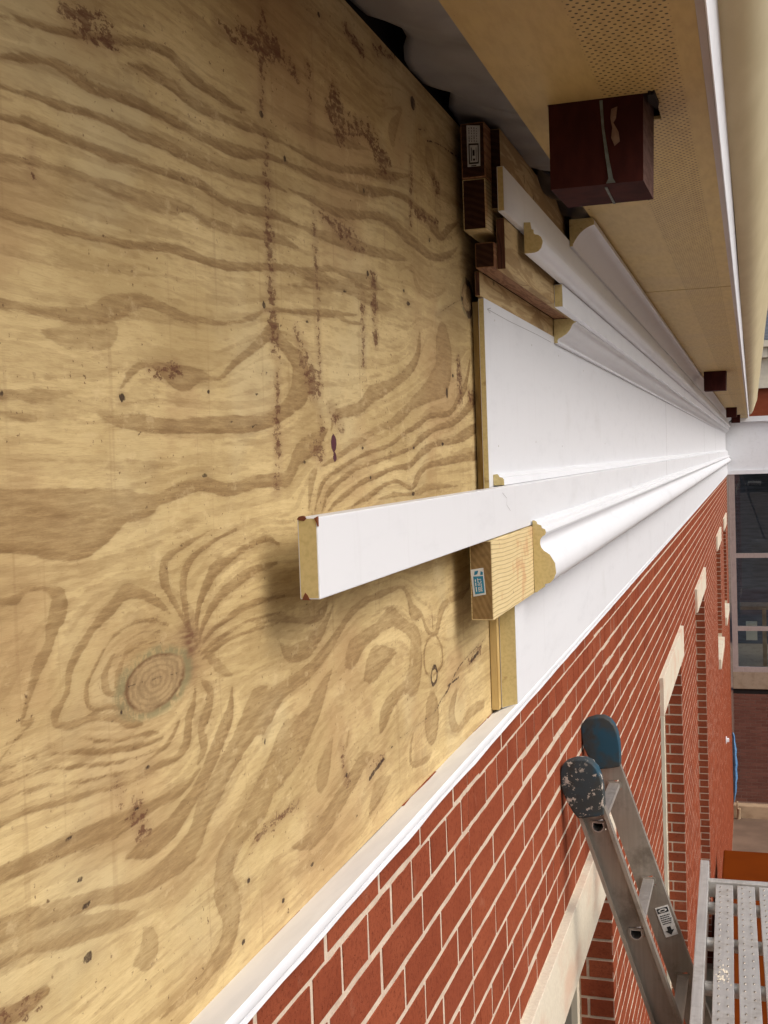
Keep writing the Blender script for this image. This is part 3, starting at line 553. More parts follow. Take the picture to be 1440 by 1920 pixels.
for r in range(nrow):
    z1 = top - r*BH - JT/2; z0 = z1 - (BH - JT)
    if r == 0: z1 = -.5245
    if z0 < GROUND: break
    hdr = (r - 1) % 6 == 0
    pw = BW/2 if hdr else BW
    off = Y0 + (0.25*BW if hdr else (0 if r % 2 == 0 else .5*BW))
    k0 = math.floor((WALL_Y0 - off)/pw); k1 = math.ceil((WALL_Y1 - off)/pw)
    bl = blocked(z0, z1)
    for k in range(k0, k1):
        a = off + k*pw + JT/2 - (.0 if off+k*pw < CRK else .013); b = a + pw - JT
        a = max(a, WALL_Y0); b = min(b, WALL_Y1)
        segs = [(a, b)]
        if a < CRK < b: segs = [(a, CRK-.003), (CRK+.003, b)]
        for (p, q) in bl:
            ns = []
            for (s, e) in segs:
                if e <= p - .0 or s >= q: ns.append((s, e))
                else:
                    if s < p: ns.append((s, p))
                    if e > q: ns.append((q, e))
            segs = ns
        for (s, e) in segs:
            if e - s > .012: rects.append((s, e, z0, z1))
def visible_size(q):
    y = (q[0]+q[1])/2; z = (q[2]+q[3])/2
    d = Vector((-.4833, y, z)); dep = d.dot(fw)
    if dep < .2: return 0
    px = 720 + 2196*d.dot(rr)/dep; py = 960 - 2196*d.dot(uu)/dep
    if px < -20 or px > 1460 or py < -20 or py > 1960: return 0
    return 1/dep**2
order = sorted(range(len(rects)), key=lambda i: -visible_size(rects[i]))
single = set(order[:300])
def ragged(s, e, z0, z1, n):
    j = lambda a: random.uniform(-a, a)
    pts = []
    for i in range(n+1): pts.append((s + (e-s)*i/n + (j(.001) if 0 < i < n else j(.0012)), z0 + j(.0011)))
    for i in range(n+1): pts.append((e - (e-s)*i/n + (j(.001) if 0 < i < n else j(.0012)), z1 + j(.0011)))
    return pts
variants = {}
for i in single:
    s, e, z0, z1 = rects[i]; cx, cz = (s+e)/2, (z0+z1)/2; key = round(e-s, 2)
    full = abs((e-s) - (BW-JT)) < .001 or abs((e-s) - (BW/2-JT)) < .001
    v = (key, random.randrange(6)) if full else (key, i)
    if v not in variants:
        mb = MB(); P = ragged(s-cx, e-cx, z0-cz, z1-cz, 4 if e-s > .1 else 3); dx = random.uniform(-.0004, .0008)
        ins = [(p[0]*.994, p[1]*.985) for p in P]; n = len(P)
        mb.v = [(-.05, p[0], p[1]) for p in P] + [(dx-.0008, p[0], p[1]) for p in P] + [(dx, p[0], p[1]) for p in ins]
        for k in range(n):
            kk = (k+1) % n
            mb.f.append((k, kk, n+kk, n+k)); mb.f.append((n+k, n+kk, 2*n+kk, 2*n+k)); mb.mi += [0, 0]
        mb.f.append(tuple(range(2*n, 3*n))); mb.mi.append(0)
        o = mb.build('brick', BRICK, wall); variants[v] = o.data
    else:
        o = bpy.data.objects.new('brick', variants[v]); COL.objects.link(o); o.parent = wall
    W_(o); o.location = (0, cx, cz)
V = []; F = []; R_ = []
for i in order[300:]:
    s, e, z0, z1 = rects[i]; o = len(V); x = random.uniform(-.0004, .0008); rn = random.random()
    j = [random.uniform(-.0008, .0008) for _ in range(4)]
    V += [(x, s+j[0], z0+j[1]), (x, e+j[2], z0+j[1]), (x, e+j[2], z1+j[3]), (x, s+j[0], z1+j[3]), (-.03, s, z0), (-.03, e, z0), (-.03, e, z1), (-.03, s, z1)]
    F += [(o, o+1, o+2, o+3), (o, o+4, o+5, o+1), (o+1, o+5, o+6, o+2), (o+2, o+6, o+7, o+3), (o+3, o+7, o+4, o)]; R_ += [rn]*5
me = bpy.data.meshes.new('brick_courses'); me.from_pydata(V, [], F); me.materials.append(BRICK)
at = me.attributes.new('rnd', 'FLOAT', 'FACE'); at.data.foreach_set('value', R_)
o = bpy.data.objects.new('brick_courses', me); COL.objects.link(o); o.parent = wall; W_(o); o['kind'] = 'stuff'
# mortar body with openings
mb = MB(); ys = [WALL_Y0]
for a, b, s in WIN: ys += [a, b]
ys.append(WALL_Y1)
MX = -.0010
for i in range(0, len(ys), 2): mb.box(-.24, MX, ys[i], ys[i+1], GROUND-.1, -.5245)
for a, b, s in WIN:
    mb.box(-.24, MX, a, b, LB, -.5245); mb.box(-.24, MX, a, b, GROUND-.1, s-.14)
W_(mb.build('mortar', MORTAR, wall))
# lintels, sills, reveals, windows
lint_me = None
for wi, (a, b, s) in enumerate(WIN):
    mb = MB(); mb.box(-.10, .021, a-.004, b+.004, LB, LT); W_(mb.build('lintel', STONE, wall, bevel=.002))
    mb = MB(); mb.box(-.115, .035, a-.002, b+.002, s-.135, s); W_(mb.build('sill', STONE, wall, bevel=.003))
    # far reveal bricks (facing the camera)
    z = LB; k = 0
    while z - BH > s:
        z1 = z - JT*.6; z0 = z1 - (BH-JT)
        parts = [(-.1125, -.003)] if k % 2 == 0 else [(-.082, -.003), (-.1125, -.092)]
        if wi < 2:
            for p, q in parts:
                mb = MB(); mb.box(p, q, b-.003, b+.05, z0, z1); W_(mb.build('reveal_brick', BRICK, wall))
        else:
            if k == 0: rmb = MB()
            for p, q in parts: rmb.box(p, q, b-.003, b+.05, z0, z1)
        z -= BH; k += 1
    if wi >= 2: W_(rmb.build('reveal_bricks', BRICK, wall, kind='stuff'))
    # far corner: mortar plane front sits 2 mm behind these bricks; window unit
    win = bpy.data.objects.new('window', None); COL.objects.link(win); win.parent = wall; W_(win)
    mb = MB(); x0, x1 = -.165, -.118; t = .05
    mb.box(x0, x1, a, a+t, s, LB); mb.box(x0, x1, b-t, b, s, LB); mb.box(x0, x1, a+t, b-t, LB-t, LB); mb.box(x0, x1, a+t, b-t, s, s+t)
    mb.box(x0+.004, x1-.004, (a+b)/2-.02, (a+b)/2+.02, s+t, LB-t)
    mb.build('frame', CREAM, win, bevel=.002)
    mb = MB(); mb.box(-.146, -.140, a+t, (a+b)/2-.02, s+t, LB-t); mb.build('pane', GLASS, win)
    mb = MB(); mb.box(-.146, -.140, (a+b)/2+.02, b-t, s+t, LB-t); mb.build('pane', GLASS, win)
    mb = MB(); mb.box(-.240, -.236, a, b, s, LB); mb.build('blind', BLACK, win)  # black sheet closing the opening behind the panes

# ---------------------------------------------------------------- plywood sheathing
XP = -.029
def seg_field(Y, Z, polys, weighted):
    best = np.full(Y.shape, -1.0, dtype=np.float64); wt = np.zeros(Y.shape); side = np.zeros(Y.shape)
    for P in polys:
        w_, P = (P if weighted else (1.0, P))
        P = [list(P[i:i+3]) for i in range(0, len(P), 3)]
        for e in (0, -1):
            if weighted and .74 <= P[e][0] < 2.22: P[e][2] *= .15
        if weighted:
            P = [[p[0], p[1], max(p[2]*1.12, .0011)] for p in P]
            for e, o_ in ((0, 1), (-1, -2)):
                if .6 < P[e][0] < .74:
                    dy, dz = P[e][0]-P[o_][0], P[e][1]-P[o_][1]; k = dz/dy if abs(dy) > 1e-3 else 0; k = max(-.5, min(.5, k))
                    q = [[P[e][0]-.25, P[e][1]-.18*k, P[e][2]*1.2], [P[e][0]-.75, P[e][1]-.22*k, P[e][2]]]
                    P = q[::-1]+P if e == 0 else P+q
        # Catmull-Rom smoothing of the polyline
        Q = []
        for i in range(len(P)-1):
            p0 = P[max(i-1, 0)]; p1 = P[i]; p2 = P[i+1]; p3 = P[min(i+2, len(P)-1)]
            for t in (0, .33, .67):
                Q.append([.5*((2*b) + (c-a)*t + (2*a-5*b+4*c-d)*t*t + (-a+3*b-3*c+d)*t**3) for a, b, c, d in zip(p0, p1, p2, p3)])
        Q.append(P[-1])
        for (y0, z0, h0), (y1, z1, h1) in zip(Q[:-1], Q[1:]):
            m = .03 + max(h0, h1)
            ix = np.searchsorted(gy, [min(y0, y1)-m, max(y0, y1)+m]); iz = np.searchsorted(gz, [min(z0, z1)-m, max(z0, z1)+m])
            if ix[0] >= ix[1] or iz[0] >= iz[1]: continue
            sl_ = (slice(iz[0], iz[1]), slice(ix[0], ix[1]))
            yy = Y[sl_]; zz = Z[sl_]; dy, dz = y1-y0, z1-z0; L = dy*dy+dz*dz+1e-12
            t = np.clip(((yy-y0)*dy + (zz-z0)*dz)/L, 0, 1)
            d = (h0+(h1-h0)*t) - np.hypot(yy-y0-t*dy, zz-z0-t*dz)
            b = best[sl_]; mk = d > b; b[mk] = d[mk]; w2 = wt[sl_]; w2[mk] = w_
            L2 = math.sqrt(L); sg = 1.0 if dy >= 0 else -1.0
            cr = sg*((zz-z0)*dy - (yy-y0)*dz)/L2/(h0+(h1-h0)*t+1e-4)
            s2 = side[sl_]; s2[mk] = np.clip(cr, -1, 1)[mk]
    SIDE['v'] = side
    return best, wt
gy = np.concatenate([np.arange(-.90, .60, .009), np.arange(.60, 2.345, .0040)]); gz = np.arange(-.5200, .6225, .0021)
YY, ZZ = np.meshgrid(gy, gz)
SIDE = {}
extra = []
for k in range(17):                      # the grain goes on to the left of the traced figure
    zc = -.50 + k*.067; ph = random.uniform(0, 6)
    P = []
    for i in range(14):
        y = -.92 + i*.085; P += [y, zc + .02*math.sin(y*3+ph) + .05*(y+.2)*math.sin(k*.9), random.uniform(.003, .011)]
    extra.append((random.uniform(.5, .95), P))
band, bw = seg_field(YY, ZZ, BANDS + extra, True)
side = SIDE['v']
stain, _ = seg_field(YY, ZZ, STAINS, False)
dark, _ = seg_field(YY, ZZ, CRACKS, False)
for (y, z, a, b) in SPOTS:
    d = (1 - np.hypot((YY-y)/max(a*.85, .0012), (ZZ-z)/max(b*.85, .0012)))*min(a, b); dark = np.maximum(dark, d)
rc = random.Random(21)
CH = []
for i in range(46):
    y0 = rc.uniform(.2, 2.2); z0 = rc.uniform(-.48, .58); L = rc.uniform(.008, .035)
    CH.append([y0, z0, .0003, y0+L*.5, z0+rc.uniform(-.002, .002), .0006, y0+L, z0+rc.uniform(-.003, .003), .0002])
chk, _ = seg_field(YY, ZZ, CH, False); dark = np.maximum(dark, chk-.0006)
y, z, a, b = HOLE; d = np.hypot((YY-y)/a, (ZZ-z)/b); dark = np.maximum(dark, np.where(d > .55, (1-d)*b*.8, -1))
y, z, a, b = KNOT2; d = np.hypot((YY-y)/a, (ZZ-z)/b)
dark = np.maximum(dark, np.where((YY > y - .01), .004 - np.abs(d-1)*b*.55, .0005 - np.abs(d-1)*b))
y, z, a, b = KNOT; knot = np.hypot((YY-y)/a, (ZZ-z)/b)
knot = np.minimum(knot, np.hypot((YY-KNOT2[0])/KNOT2[2], (ZZ-KNOT2[1])/KNOT2[3]) + .03)
knot = np.minimum(knot, 3)
# grain flow: directions averaged from the figure, then noise smeared along it
segs_ = []
for w_, P in BANDS + extra:
    P = [P[i:i+3] for i in range(0, len(P), 3)]
    for a_, b_ in zip(P[:-1], P[1:]):
        dy, dz = b_[0]-a_[0], b_[1]-a_[1]; L = math.hypot(dy, dz)
        if L > 1e-6: segs_.append(((a_[0]+b_[0])/2, (a_[1]+b_[1])/2, dy/L, dz/L, min(L, .08)))
cy = np.arange(gy[0], gy[-1]+.03, .02); cz = np.arange(gz[0], gz[-1]+.03, .012)
CY, CZ = np.meshgrid(cy, cz); Txx = np.full(CY.shape, .02); Txy = np.zeros(CY.shape); Tyy = np.zeros(CY.shape)
for (sy, sz, ty, tz, L) in segs_:
    wgt = L*np.exp(-(((CY-sy)/.05)**2 + ((CZ-sz)/.028)**2)); Txx += wgt*ty*ty; Txy += wgt*ty*tz; Tyy += wgt*tz*tz
ang = .5*np.arctan2(2*Txy, Txx-Tyy); c2_, s2_ = np.cos(2*ang), np.sin(2*ang)
def bil(A, y, z):
    fy = np.clip((y-cy[0])/.02, 0, len(cy)-1.001); fz = np.clip((z-cz[0])/.012, 0, len(cz)-1.001)
    iy = fy.astype(int); iz = fz.astype(int); fy -= iy; fz -= iz
    return (A[iz, iy]*(1-fy)+A[iz, iy+1]*fy)*(1-fz) + (A[iz+1, iy]*(1-fy)+A[iz+1, iy+1]*fy)*fz
NR = np.random.RandomState(4)
def smear(dy, dz, steps, st):
    ny = int((gy[-1]-gy[0]+.8)/dy)+2; nz = int((gz[-1]-gz[0]+.8)/dz)+2; NZ = NR.rand(nz, ny)
    def look(y, z):
        fy = (y-gy[0]+.4)/dy; fz = (z-gz[0]+.4)/dz
        fy = np.clip(fy, 0, ny-1.001); fz = np.clip(fz, 0, nz-1.001); iy = fy.astype(int); iz = fz.astype(int); fy = fy-iy; fz = fz-iz
        return (NZ[iz, iy]*(1-fy)+NZ[iz, iy+1]*fy)*(1-fz) + (NZ[iz+1, iy]*(1-fy)+NZ[iz+1, iy+1]*fy)*fz
    acc = look(YY, ZZ); n_ = 1.0
    for sg in (1, -1):
        y = YY.copy(); z = ZZ.copy(); py_ = np.full(YY.shape, float(sg)); pz_ = np.zeros(YY.shape)
        for k in range(steps):
            a_ = .5*np.arctan2(bil(s2_, y, z), bil(c2_, y, z)); vy, vz = np.cos(a_), np.sin(a_)
            f_ = np.where(vy*py_ + vz*pz_ < 0, -1, 1); vy = vy*f_; vz = vz*f_; y += vy*st; z += vz*st; py_, pz_ = vy, vz
            acc += look(y, z); n_ += 1
    acc /= n_; acc = (acc-acc.mean())/acc.std(); return np.clip(.5 + acc*.18, 0, 1)
flow1 = smear(.012, .0042, 11, .010)
flow2 = smear(.030, .013, 9, .022)
def blob(py_, pz_, a, b, k): return k*np.exp(-((YY-py_)/a)**2 - ((ZZ-pz_)/b)**2)
ky, kz, ka, kb = KNOT
pinch = np.clip(blob(ky+ka*1.22, kz+kb*.75, ka*.28, kb*1.25, .85) + blob(ky+ka*.75, kz+kb*1.35, ka*.55, kb*.35, .45) + blob(ky+ka*1.9, kz+kb*1.0, ka*.9, kb*.5, .30), 0, 1)
purple = np.maximum(.011 - np.hypot((YY-1.4205), (ZZ-.024)), .0065 - np.hypot((YY-1.423), (ZZ-.006)))
rows, cols = YY.shape
verts = np.stack([np.full(YY.size, XP), YY.ravel(), ZZ.ravel()], -1)
idx = np.arange(rows*cols).reshape(rows, cols)
quads = np.stack([idx[:-1, :-1], idx[:-1, 1:], idx[1:, 1:], idx[1:, :-1]], -1).reshape(-1, 4)
me = bpy.data.meshes.new('plywood_sheet')
me.vertices.add(len(verts)); me.vertices.foreach_set('co', verts.ravel())
me.loops.add(quads.size); me.loops.foreach_set('vertex_index', quads.ravel().astype(np.int32))
me.polygons.add(len(quads)); me.polygons.foreach_set('loop_start', np.arange(0, quads.size, 4, dtype=np.int32))
me.update(calc_edges=True)
for nm, arr in (('band', band), ('bandw', bw), ('stain', stain), ('dark', dark), ('knot', knot), ('purple', purple), ('side', side), ('pinch', pinch), ('flowa', flow1), ('flowb', flow2)):
    at = me.attributes.new(nm, 'FLOAT', 'POINT'); at.data.foreach_set('value', arr.ravel().astype(np.float32))
me.materials.append(PLY)
sheet = bpy.data.objects.new('plywood_sheet', me); COL.objects.link(sheet)
tag(sheet, 'large bare plywood sheet with a big round knot and red-brown stains', 'plywood')
mb = MB(); y0, y1, z0, z1 = gy[0], gy[-1], gz[0], gz[-1]
mb.box(XP-.018, XP-.0006, y0, y1, z0, z1); mb.build('sheet_core', EDGE_LT, sheet)
# studs and dark cavity above the sheet so no light leaks in
mb = MB(); mb.box(-.36, -.05, -1.4, FARY, -.53, .90); mb.build('wall_core', BLACK, kind='structure')
mb = MB(); mb.box(-.36, .592, -1.4, FARY, .905, .94); mb.build('roof_deck', BLACK, kind='structure')

# ---------------------------------------------------------------- drip flashing
pr = [(-.030, -.5225), (-.0295, -.5205), (.0165, -.5035), (.0205, -.5022), (.0225, -.5045), (.0225, -.5125), (.0195, -.5175), (.0100, -.5195), (.0100, -.5220), (.0165, -.5230), (.0160, -.530), (.0075, -.5375), (.0055, -.5375), (.0100, -.5295), (.0095, -.5215), (.0085, -.518), (.0185, -.512), (.0195, -.506), (.016, -.5062)]
def strip_profile(prof, name, mat, y0, y1, n, wob, closed=True, label=None, cat=None):
    V = []; F = []; m = len(prof)
    for i in range(n+1):
        y = y0 + (y1-y0)*(i/n)**1.6
        for j, p in enumerate(prof):
            w_ = wob(y, j); V.append((p[0]+w_[0], y, p[1]+w_[1]))
    for i in range(n):
        for j in range(m): jj = (j+1) % m; F.append((i*m+j, (i+1)*m+j, (i+1)*m+jj, i*m+jj))
    F.append(tuple(range(m))); F.append(tuple(n*m+j for j in range(m)))
    mb = MB(); mb.v = V; mb.f = F; mb.mi = [0]*len(F); return mb.build(name, mat, smooth=True)
def wob(y, j):
    a = max(0, 1 - abs(y-1.1)/2.2)
    if 9 <= j <= 13: return (.0012*math.sin(y*17)*a, .0014*math.sin(y*11+1)*a + .0005*math.sin(y*31))
    if 5 <= j <= 7: return (.0003*math.sin(y*13), .0004*math.sin(y*9))
    return (0, .0006*math.sin(y*7))
fl = strip_profile(pr, 'drip_flashing', FLASH, -1.2, FARY-.02, 260, wob)
tag(fl, 'white bent metal drip flashing along the foot of the plywood', 'flashing')

# ---------------------------------------------------------------- boards of the trim
YE = FARY - .03
def board(name, label, x0, x1, z0, z1, ys, face=PVC, cap=CORE, cat='trim board', bev=.0012, ye=YE, group=None):
    mb = MB(); mb.prism([(x0, z0), (x1, z0), (x1, z1), (x0, z1)], ys, ye, mi=0, mcap=1)
    o = mb.build(name, [face, cap], bevel=bev)
    if face is PVC: joints(o, [(x0, z0), (x1, z0), (x1, z1), (x0, z1)], [5.1+3.3*abs(math.sin(z0*40)), 11.2+abs(math.sin(z0*31))*2, 17.1])
    return tag(o, label, cat, group)
def mould(name, label, prof, ys, cat='moulding', face=PVC, cap=CORE, ye=YE):
    mb = MB(); mb.prism(prof, ys, ye, mi=0, mcap=1)
    o = mb.build(name, [face, cap], smooth=True); joints(o, prof, [7.4+1.9*abs(math.sin(prof[0][1]*25)), 13.0, 18.4])
    return tag(o, label, cat)
def joints(o, prof, ys, grow=.0004):
    cx_ = sum(p[0] for p in prof)/len(prof); cz_ = sum(p[1] for p in prof)/len(prof)
    hx = max(abs(p[0]-cx_) for p in prof); hz = max(abs(p[1]-cz_) for p in prof)
    P = [(cx_+(p[0]-cx_)*(1+grow/hx), cz_+(p[1]-cz_)*(1+grow/hz)) for p in prof]
    for y in ys:
        mb = MB(); mb.prism(P, y, y+.0035); mb.build('caulked_joint', JOINT, o)
JOINT = grainy('joint_caulk', (.36, .36, .37), (.28, .28, .29), (1, 1, 1), 50, .7)
def smooth_prof(p, keep=1):
    out = []
    n = len(p)
    for i in range(n-1):
        a, b = p[i], p[i+1]; out.append(a)
        pa = p[max(i-1, 0)]; pb = p[min(i+2, n-1)]
        t = .5; out.append(tuple(.5*((2*b1)+(c1-a1)*t+(2*a1-5*b1+4*c1-d1)*t*t+(-a1+3*b1-3*c1+d1)*t**3) for a1, b1, c1, d1 in zip(pa, a, b, pb)))
    out.append(p[-1]); return out
board('backing_strip', 'thin plywood backing strip between bare sheet and white frieze', XP+.0012, -.0125, -.14, .30, 2.236, face=EDGE_LT, cap=EDGE_LT, cat='backing strip')
board('backing_strip', 'thin plywood backing strip behind the white bottom board, below the lumber block', XP+.0012, -.0125, -.512, -.142, 2.300, face=EDGE_LT, cap=EDGE_LT, cat='backing strip')
frz = board('frieze_board', 'wide flat white frieze board above the projecting stick', -.012, .0, -.14, .304, 2.217)
mb = MB(); mb.prism([(-.0115, -.5120), (.0225, -.5025), (.0225, -.2905), (-.0115, -.2905)], 2.318, YE, mi=0, mcap=1)
tag(mb.build('fascia_board', [PVC, CORE], bevel=.0012), 'wide white bottom board standing on the drip flashing', 'trim board')
PENCIL = grainy('pencil', (.22, .22, .23), (.30, .30, .31), (1, 1, 1), 300, .8)
def pencil(o, x, pts, wd=.0005):
    mb = MB()
    for (y0, z0), (y1, z1) in zip(pts[:-1], pts[1:]):
        L = math.hypot(y1-y0, z1-z0); ny, nz = -(z1-z0)/L*wd, (y1-y0)/L*wd
        mb.add([(x, y0+ny, z0+nz), (x, y1+ny, z1+nz), (x, y1-ny, z1-nz), (x, y0-ny, z0-nz)], [(0, 1, 2, 3)])
    mb.build('pencil_line', PENCIL, o)
HOLEM = grainy('filled_nail_hole', (.50, .49, .47), (.42, .41, .40), (1, 1, 1), 90, .9)
for y_, z_ in [(2.31, .27), (2.31, .02), (2.72, .255), (2.74, .03), (3.12, .26), (3.14, .02), (3.6, .25), (4.1, .03)]:
    mb = MB(); mb.bar((-.002, y_, z_), (.00035, y_, z_), .0022, 8); mb.build('filled_nail_hole', HOLEM, frz)
pencil(frz, .0003, [(2.245, .2850), (2.45, .2835), (2.8, .2860), (3.0, .2852)]); pencil(frz, .0003, [(2.275, .2905), (2.243, .2850), (2.270, .2800)])
blk = thing('lumber_block', 'pale treated lumber block with a blue label, under the white stick', 'lumber', loc=(0, 2.012, -.29))
def rel(o, t): o.matrix_parent_inverse = Matrix.Translation(-t.location); return o
mb = MB(); mb.prism([(.0045, -.2885), (.0450, -.2885), (.0450, -.1478), (.0045, -.1478)], 2.012, 2.60, mi=0, mcap=1)
rel(mb.build('timber', [WOOD_TR, END_TR], blk, bevel=.002), blk)
yl = 2.0112
lab = [(.0095, -.2465), (.0318, -.2425), (.0285, -.1955), (.0055, -.1990)]
mb = MB(); mb.prism(lab, yl, 2.0122); lo = rel(mb.build('paper_label', PAPER, blk), blk)
def lerp2(q, u, v):
    a, b, c, d = q
    x = lambda k: (1-u)*(1-v)*a[k] + u*(1-v)*b[k] + u*v*c[k] + (1-u)*v*d[k]
    return (x(0), x(1))
def child(o, p): o.parent = p; return o
mb = MB(); mb.prism([lerp2(lab, u, v) for u, v in ((.16, .07), (.93, .07), (.93, .70), (.16, .74))], yl-.0004, yl-.0001)
child(mb.build('blue_print', LBLUE, None), lo)
mb = MB(); mb.prism([lerp2(lab, u, v) for u, v in ((.25, .78), (.50, .80), (.60, .93), (.30, .92))], yl-.0004, yl-.0001)
mb.prism([lerp2(lab, u, v) for u, v in ((.72, .76), (.92, .74), (.95, .84), (.78, .90))], yl-.0004, yl-.0001)
child(mb.build('blue_mark', LBLUE, None), lo)
def textM(cx, y, cz, ang): # text read by a viewer looking along +Y; ang = rotation in the XZ plane
    return Matrix.Translation((cx, y, cz)) @ Matrix.Rotation(-ang, 4, 'Y') @ Matrix.Rotation(math.pi/2, 4, 'X')
c = lerp2(lab, .63, .39)
child(text_mesh('lettering', 'SELECT', .0098, PAPER, textM(c[0], yl-.0008, c[1], math.radians(95)), None, .00022, .76), lo)
c = lerp2(lab, .36, .36)
child(text_mesh('lettering', 'PRIME PINE', .0038, PAPER, textM(c[0], yl-.0008, c[1], math.radians(95)), None, 0, .9), lo) if False else None
mb = MB()
for u0, v0, u1, v1 in ((.26, .16, .33, .34), (.26, .37, .33, .50), (.26, .53, .33, .62)):
    mb.prism([lerp2(lab, u, q) for u, q in ((u0, v0), (u1, v0), (u1, v1), (u0, v1))], yl-.0007, yl-.0004)
child(mb.build('fine_print', PAPER, None, kind='stuff'), lo)

stick = board('white_stick', 'long white trim stick whose cut end sticks out past the other boards', .0190, .0422, -.1460, -.0580, 1.163, cat='trim board', bev=.0016)
pencil(stick, .0425, [(2.13, -.068), (2.17, -.080), (2.165, -.092), (2.20, -.105)], .0004)
# broken, rusty corners of the stick's end
RUST = grainy('rust_chip', (.20, .065, .025), (.13, .04, .02), (1, 1, 1), 120, .9)
for pts in ([(.0188, -.0600), (.0215, -.0570), (.0262, -.0562), (.0300, -.0592), (.0272, -.0618), (.0225, -.0612)], [(.0385, -.0592), (.0426, -.0572), (.0425, -.0680), (.0412, -.0640)],
            [(.0215, -.1464), (.0305, -.1467), (.0285, -.1420), (.0255, -.1385), (.0232, -.1430)]):
    mb = MB(); mb.prism(pts, 1.1622, 1.166); mb.build('chipped_corner', RUST, stick)

Lp = [(.046, -.2861), (.0505, -.2861), (.0560, -.2815), (.0689, -.2735), (.0677, -.2694), (.0785, -.2665), (.0870, -.2580), (.0921, -.2457), (.0904, -.2256), (.0798, -.2076), (.0680, -.1995), (.0620, -.1920), (.0602, -.1840), (.0612, -.1760), (.0650, -.1700), (.0710, -.1665), (.0735, -.1610), (.0715, -.1550), (.0650, -.1520), (.0640, -.1470), (.0560, -.1440), (.0540, -.1385), (.0490, -.1360), (.0455, -.1360)]
mould('lower_moulding', 'deep white curved moulding with a yellow cut end beside the lumber block', Lp, 2.412)
mould('bead_moulding', 'small white bead moulding lying on top edge of the projecting stick', [(.0006, -.057), (.0006, -.0360), (.0090, -.0350), (.0120, -.0385), (.0128, -.0410), (.0190, -.0425), (.0215, -.0460), (.0222, -.057)], 2.249)
Jp = [(.0008, .2868), (.0090, .2868), (.0101, .2882), (.0092, .2935), (.0124, .2981), (.0200, .3015), (.0329, .3088), (.0420, .3190), (.0488, .3317), (.0520, .3350), (.0590, .3380), (.0600, .3477), (.0008, .3482)]
mould('bed_moulding', 'white cove moulding covering the top edge of the frieze board', Jp, 3.049)
I_ = board('middle_band', 'narrow white band just above the cove moulding', .0535, .0735, .3400, .3925, 2.734)
Hp = [(.0668, .3942), (.0789, .3940), (.0870, .3945), (.0945, .3970), (.1000, .4027), (.1028, .4120), (.1028, .4165), (.0997, .4238), (.0950, .4280), (.0885, .4295), (.0860, .4320), (.0857, .4386), (.0820, .4405), (.0810, .4460), (.0801, .4536), (.0668, .4546)]
mould('bead_cap', 'white rounded nosing moulding with yellow end below the upper fascia', Hp, 2.295)
board('upper_fascia', 'white upper board with its yellow cut end against the dark blocks', .0535, .0660, .4425, .5230, 2.112)
Kp = [(.0668, .5085), (.0737, .5085), (.0755, .5150), (.0797, .5217), (.0855, .5305), (.0935, .5394), (.1010, .5455), (.1090, .5505), (.1185, .5545), (.1274, .5565), (.1280, .5654), (.1240, .5740), (.0668, .5740)]
mould('crown_moulding', 'large white crown cove tucked under the tan soffit', Kp, 2.917)
board('upper_nailer', 'bare plywood strip above the white upper board', .0300, .0500, .46, .606, 2.170, face=WOOD_PLY, cap=END_DK, cat='plywood strip', bev=.001)
board('plywood_nailer', 'bare double plywood strip behind the rounded nosing', .0370, .0530, .3480, .4420, 2.172, face=WOOD_PLY, cap=PLY_EDGE, cat='plywood strip', bev=.0006)
board('lower_nailer', 'bare plywood strip on top of the wide frieze board', -.0105, -.0012, .3045, .3500, 2.190, face=WOOD_PLY, cap=PLY_EDGE, cat='plywood strip', bev=.0006)
board('soffit_nailer', 'dark stained timber end set back under the tall blocks', .0005, .0365, .3500, .3960, 2.150, face=WOOD_RED, cap=END_DK, cat='lumber', bev=.0015)
o = board('upper_block', 'dark timber block carrying a white printed tag near the soffit', -.0130, .0320, .5085, .6080, 2.118, face=WOOD_RED, cap=END_DK, cat='lumber', bev=.0022, ye=2.45)
eb = [(-.0010, .5290), (.0225, .5285), (.0240, .6010), (-.0010, .6040)]
mb = MB(); mb.prism(eb, 2.1168, 2.1178); el = mb.build('paper_label', PAPER, o)
mb = MB()
def fr(u0, u1, v0, v1): mb.prism([lerp2(eb, a, b) for a, b in ((u0, v0), (u1, v0), (u1, v1), (u0, v1))], 2.1162, 2.1166)
fr(.12, .20, .06, .56); fr(.82, .90, .06, .56); fr(.20, .82, .06, .10); fr(.20, .82, .52, .56); fr(.45, .60, .14, .19); fr(.42, .58, .26, .40); fr(.30, .36, .14, .46); fr(.68, .72, .14, .46); fr(.30, .7, .005, .03)
for i in range(4):
    u = .16 + i*.19
    for k in range(6):
        v = .60 + k*.062; fr(u, u+.05, v, v+random.uniform(.02, .05))
mb.build('printed_marks', INK, el)
board('lower_block', 'dark timber block with ringed end standing below the tagged one', -.0135, .0300, .4150, .5080, 2.122, face=WOOD_TR, cap=END_DK, cat='lumber', bev=.0022, ye=2.60)

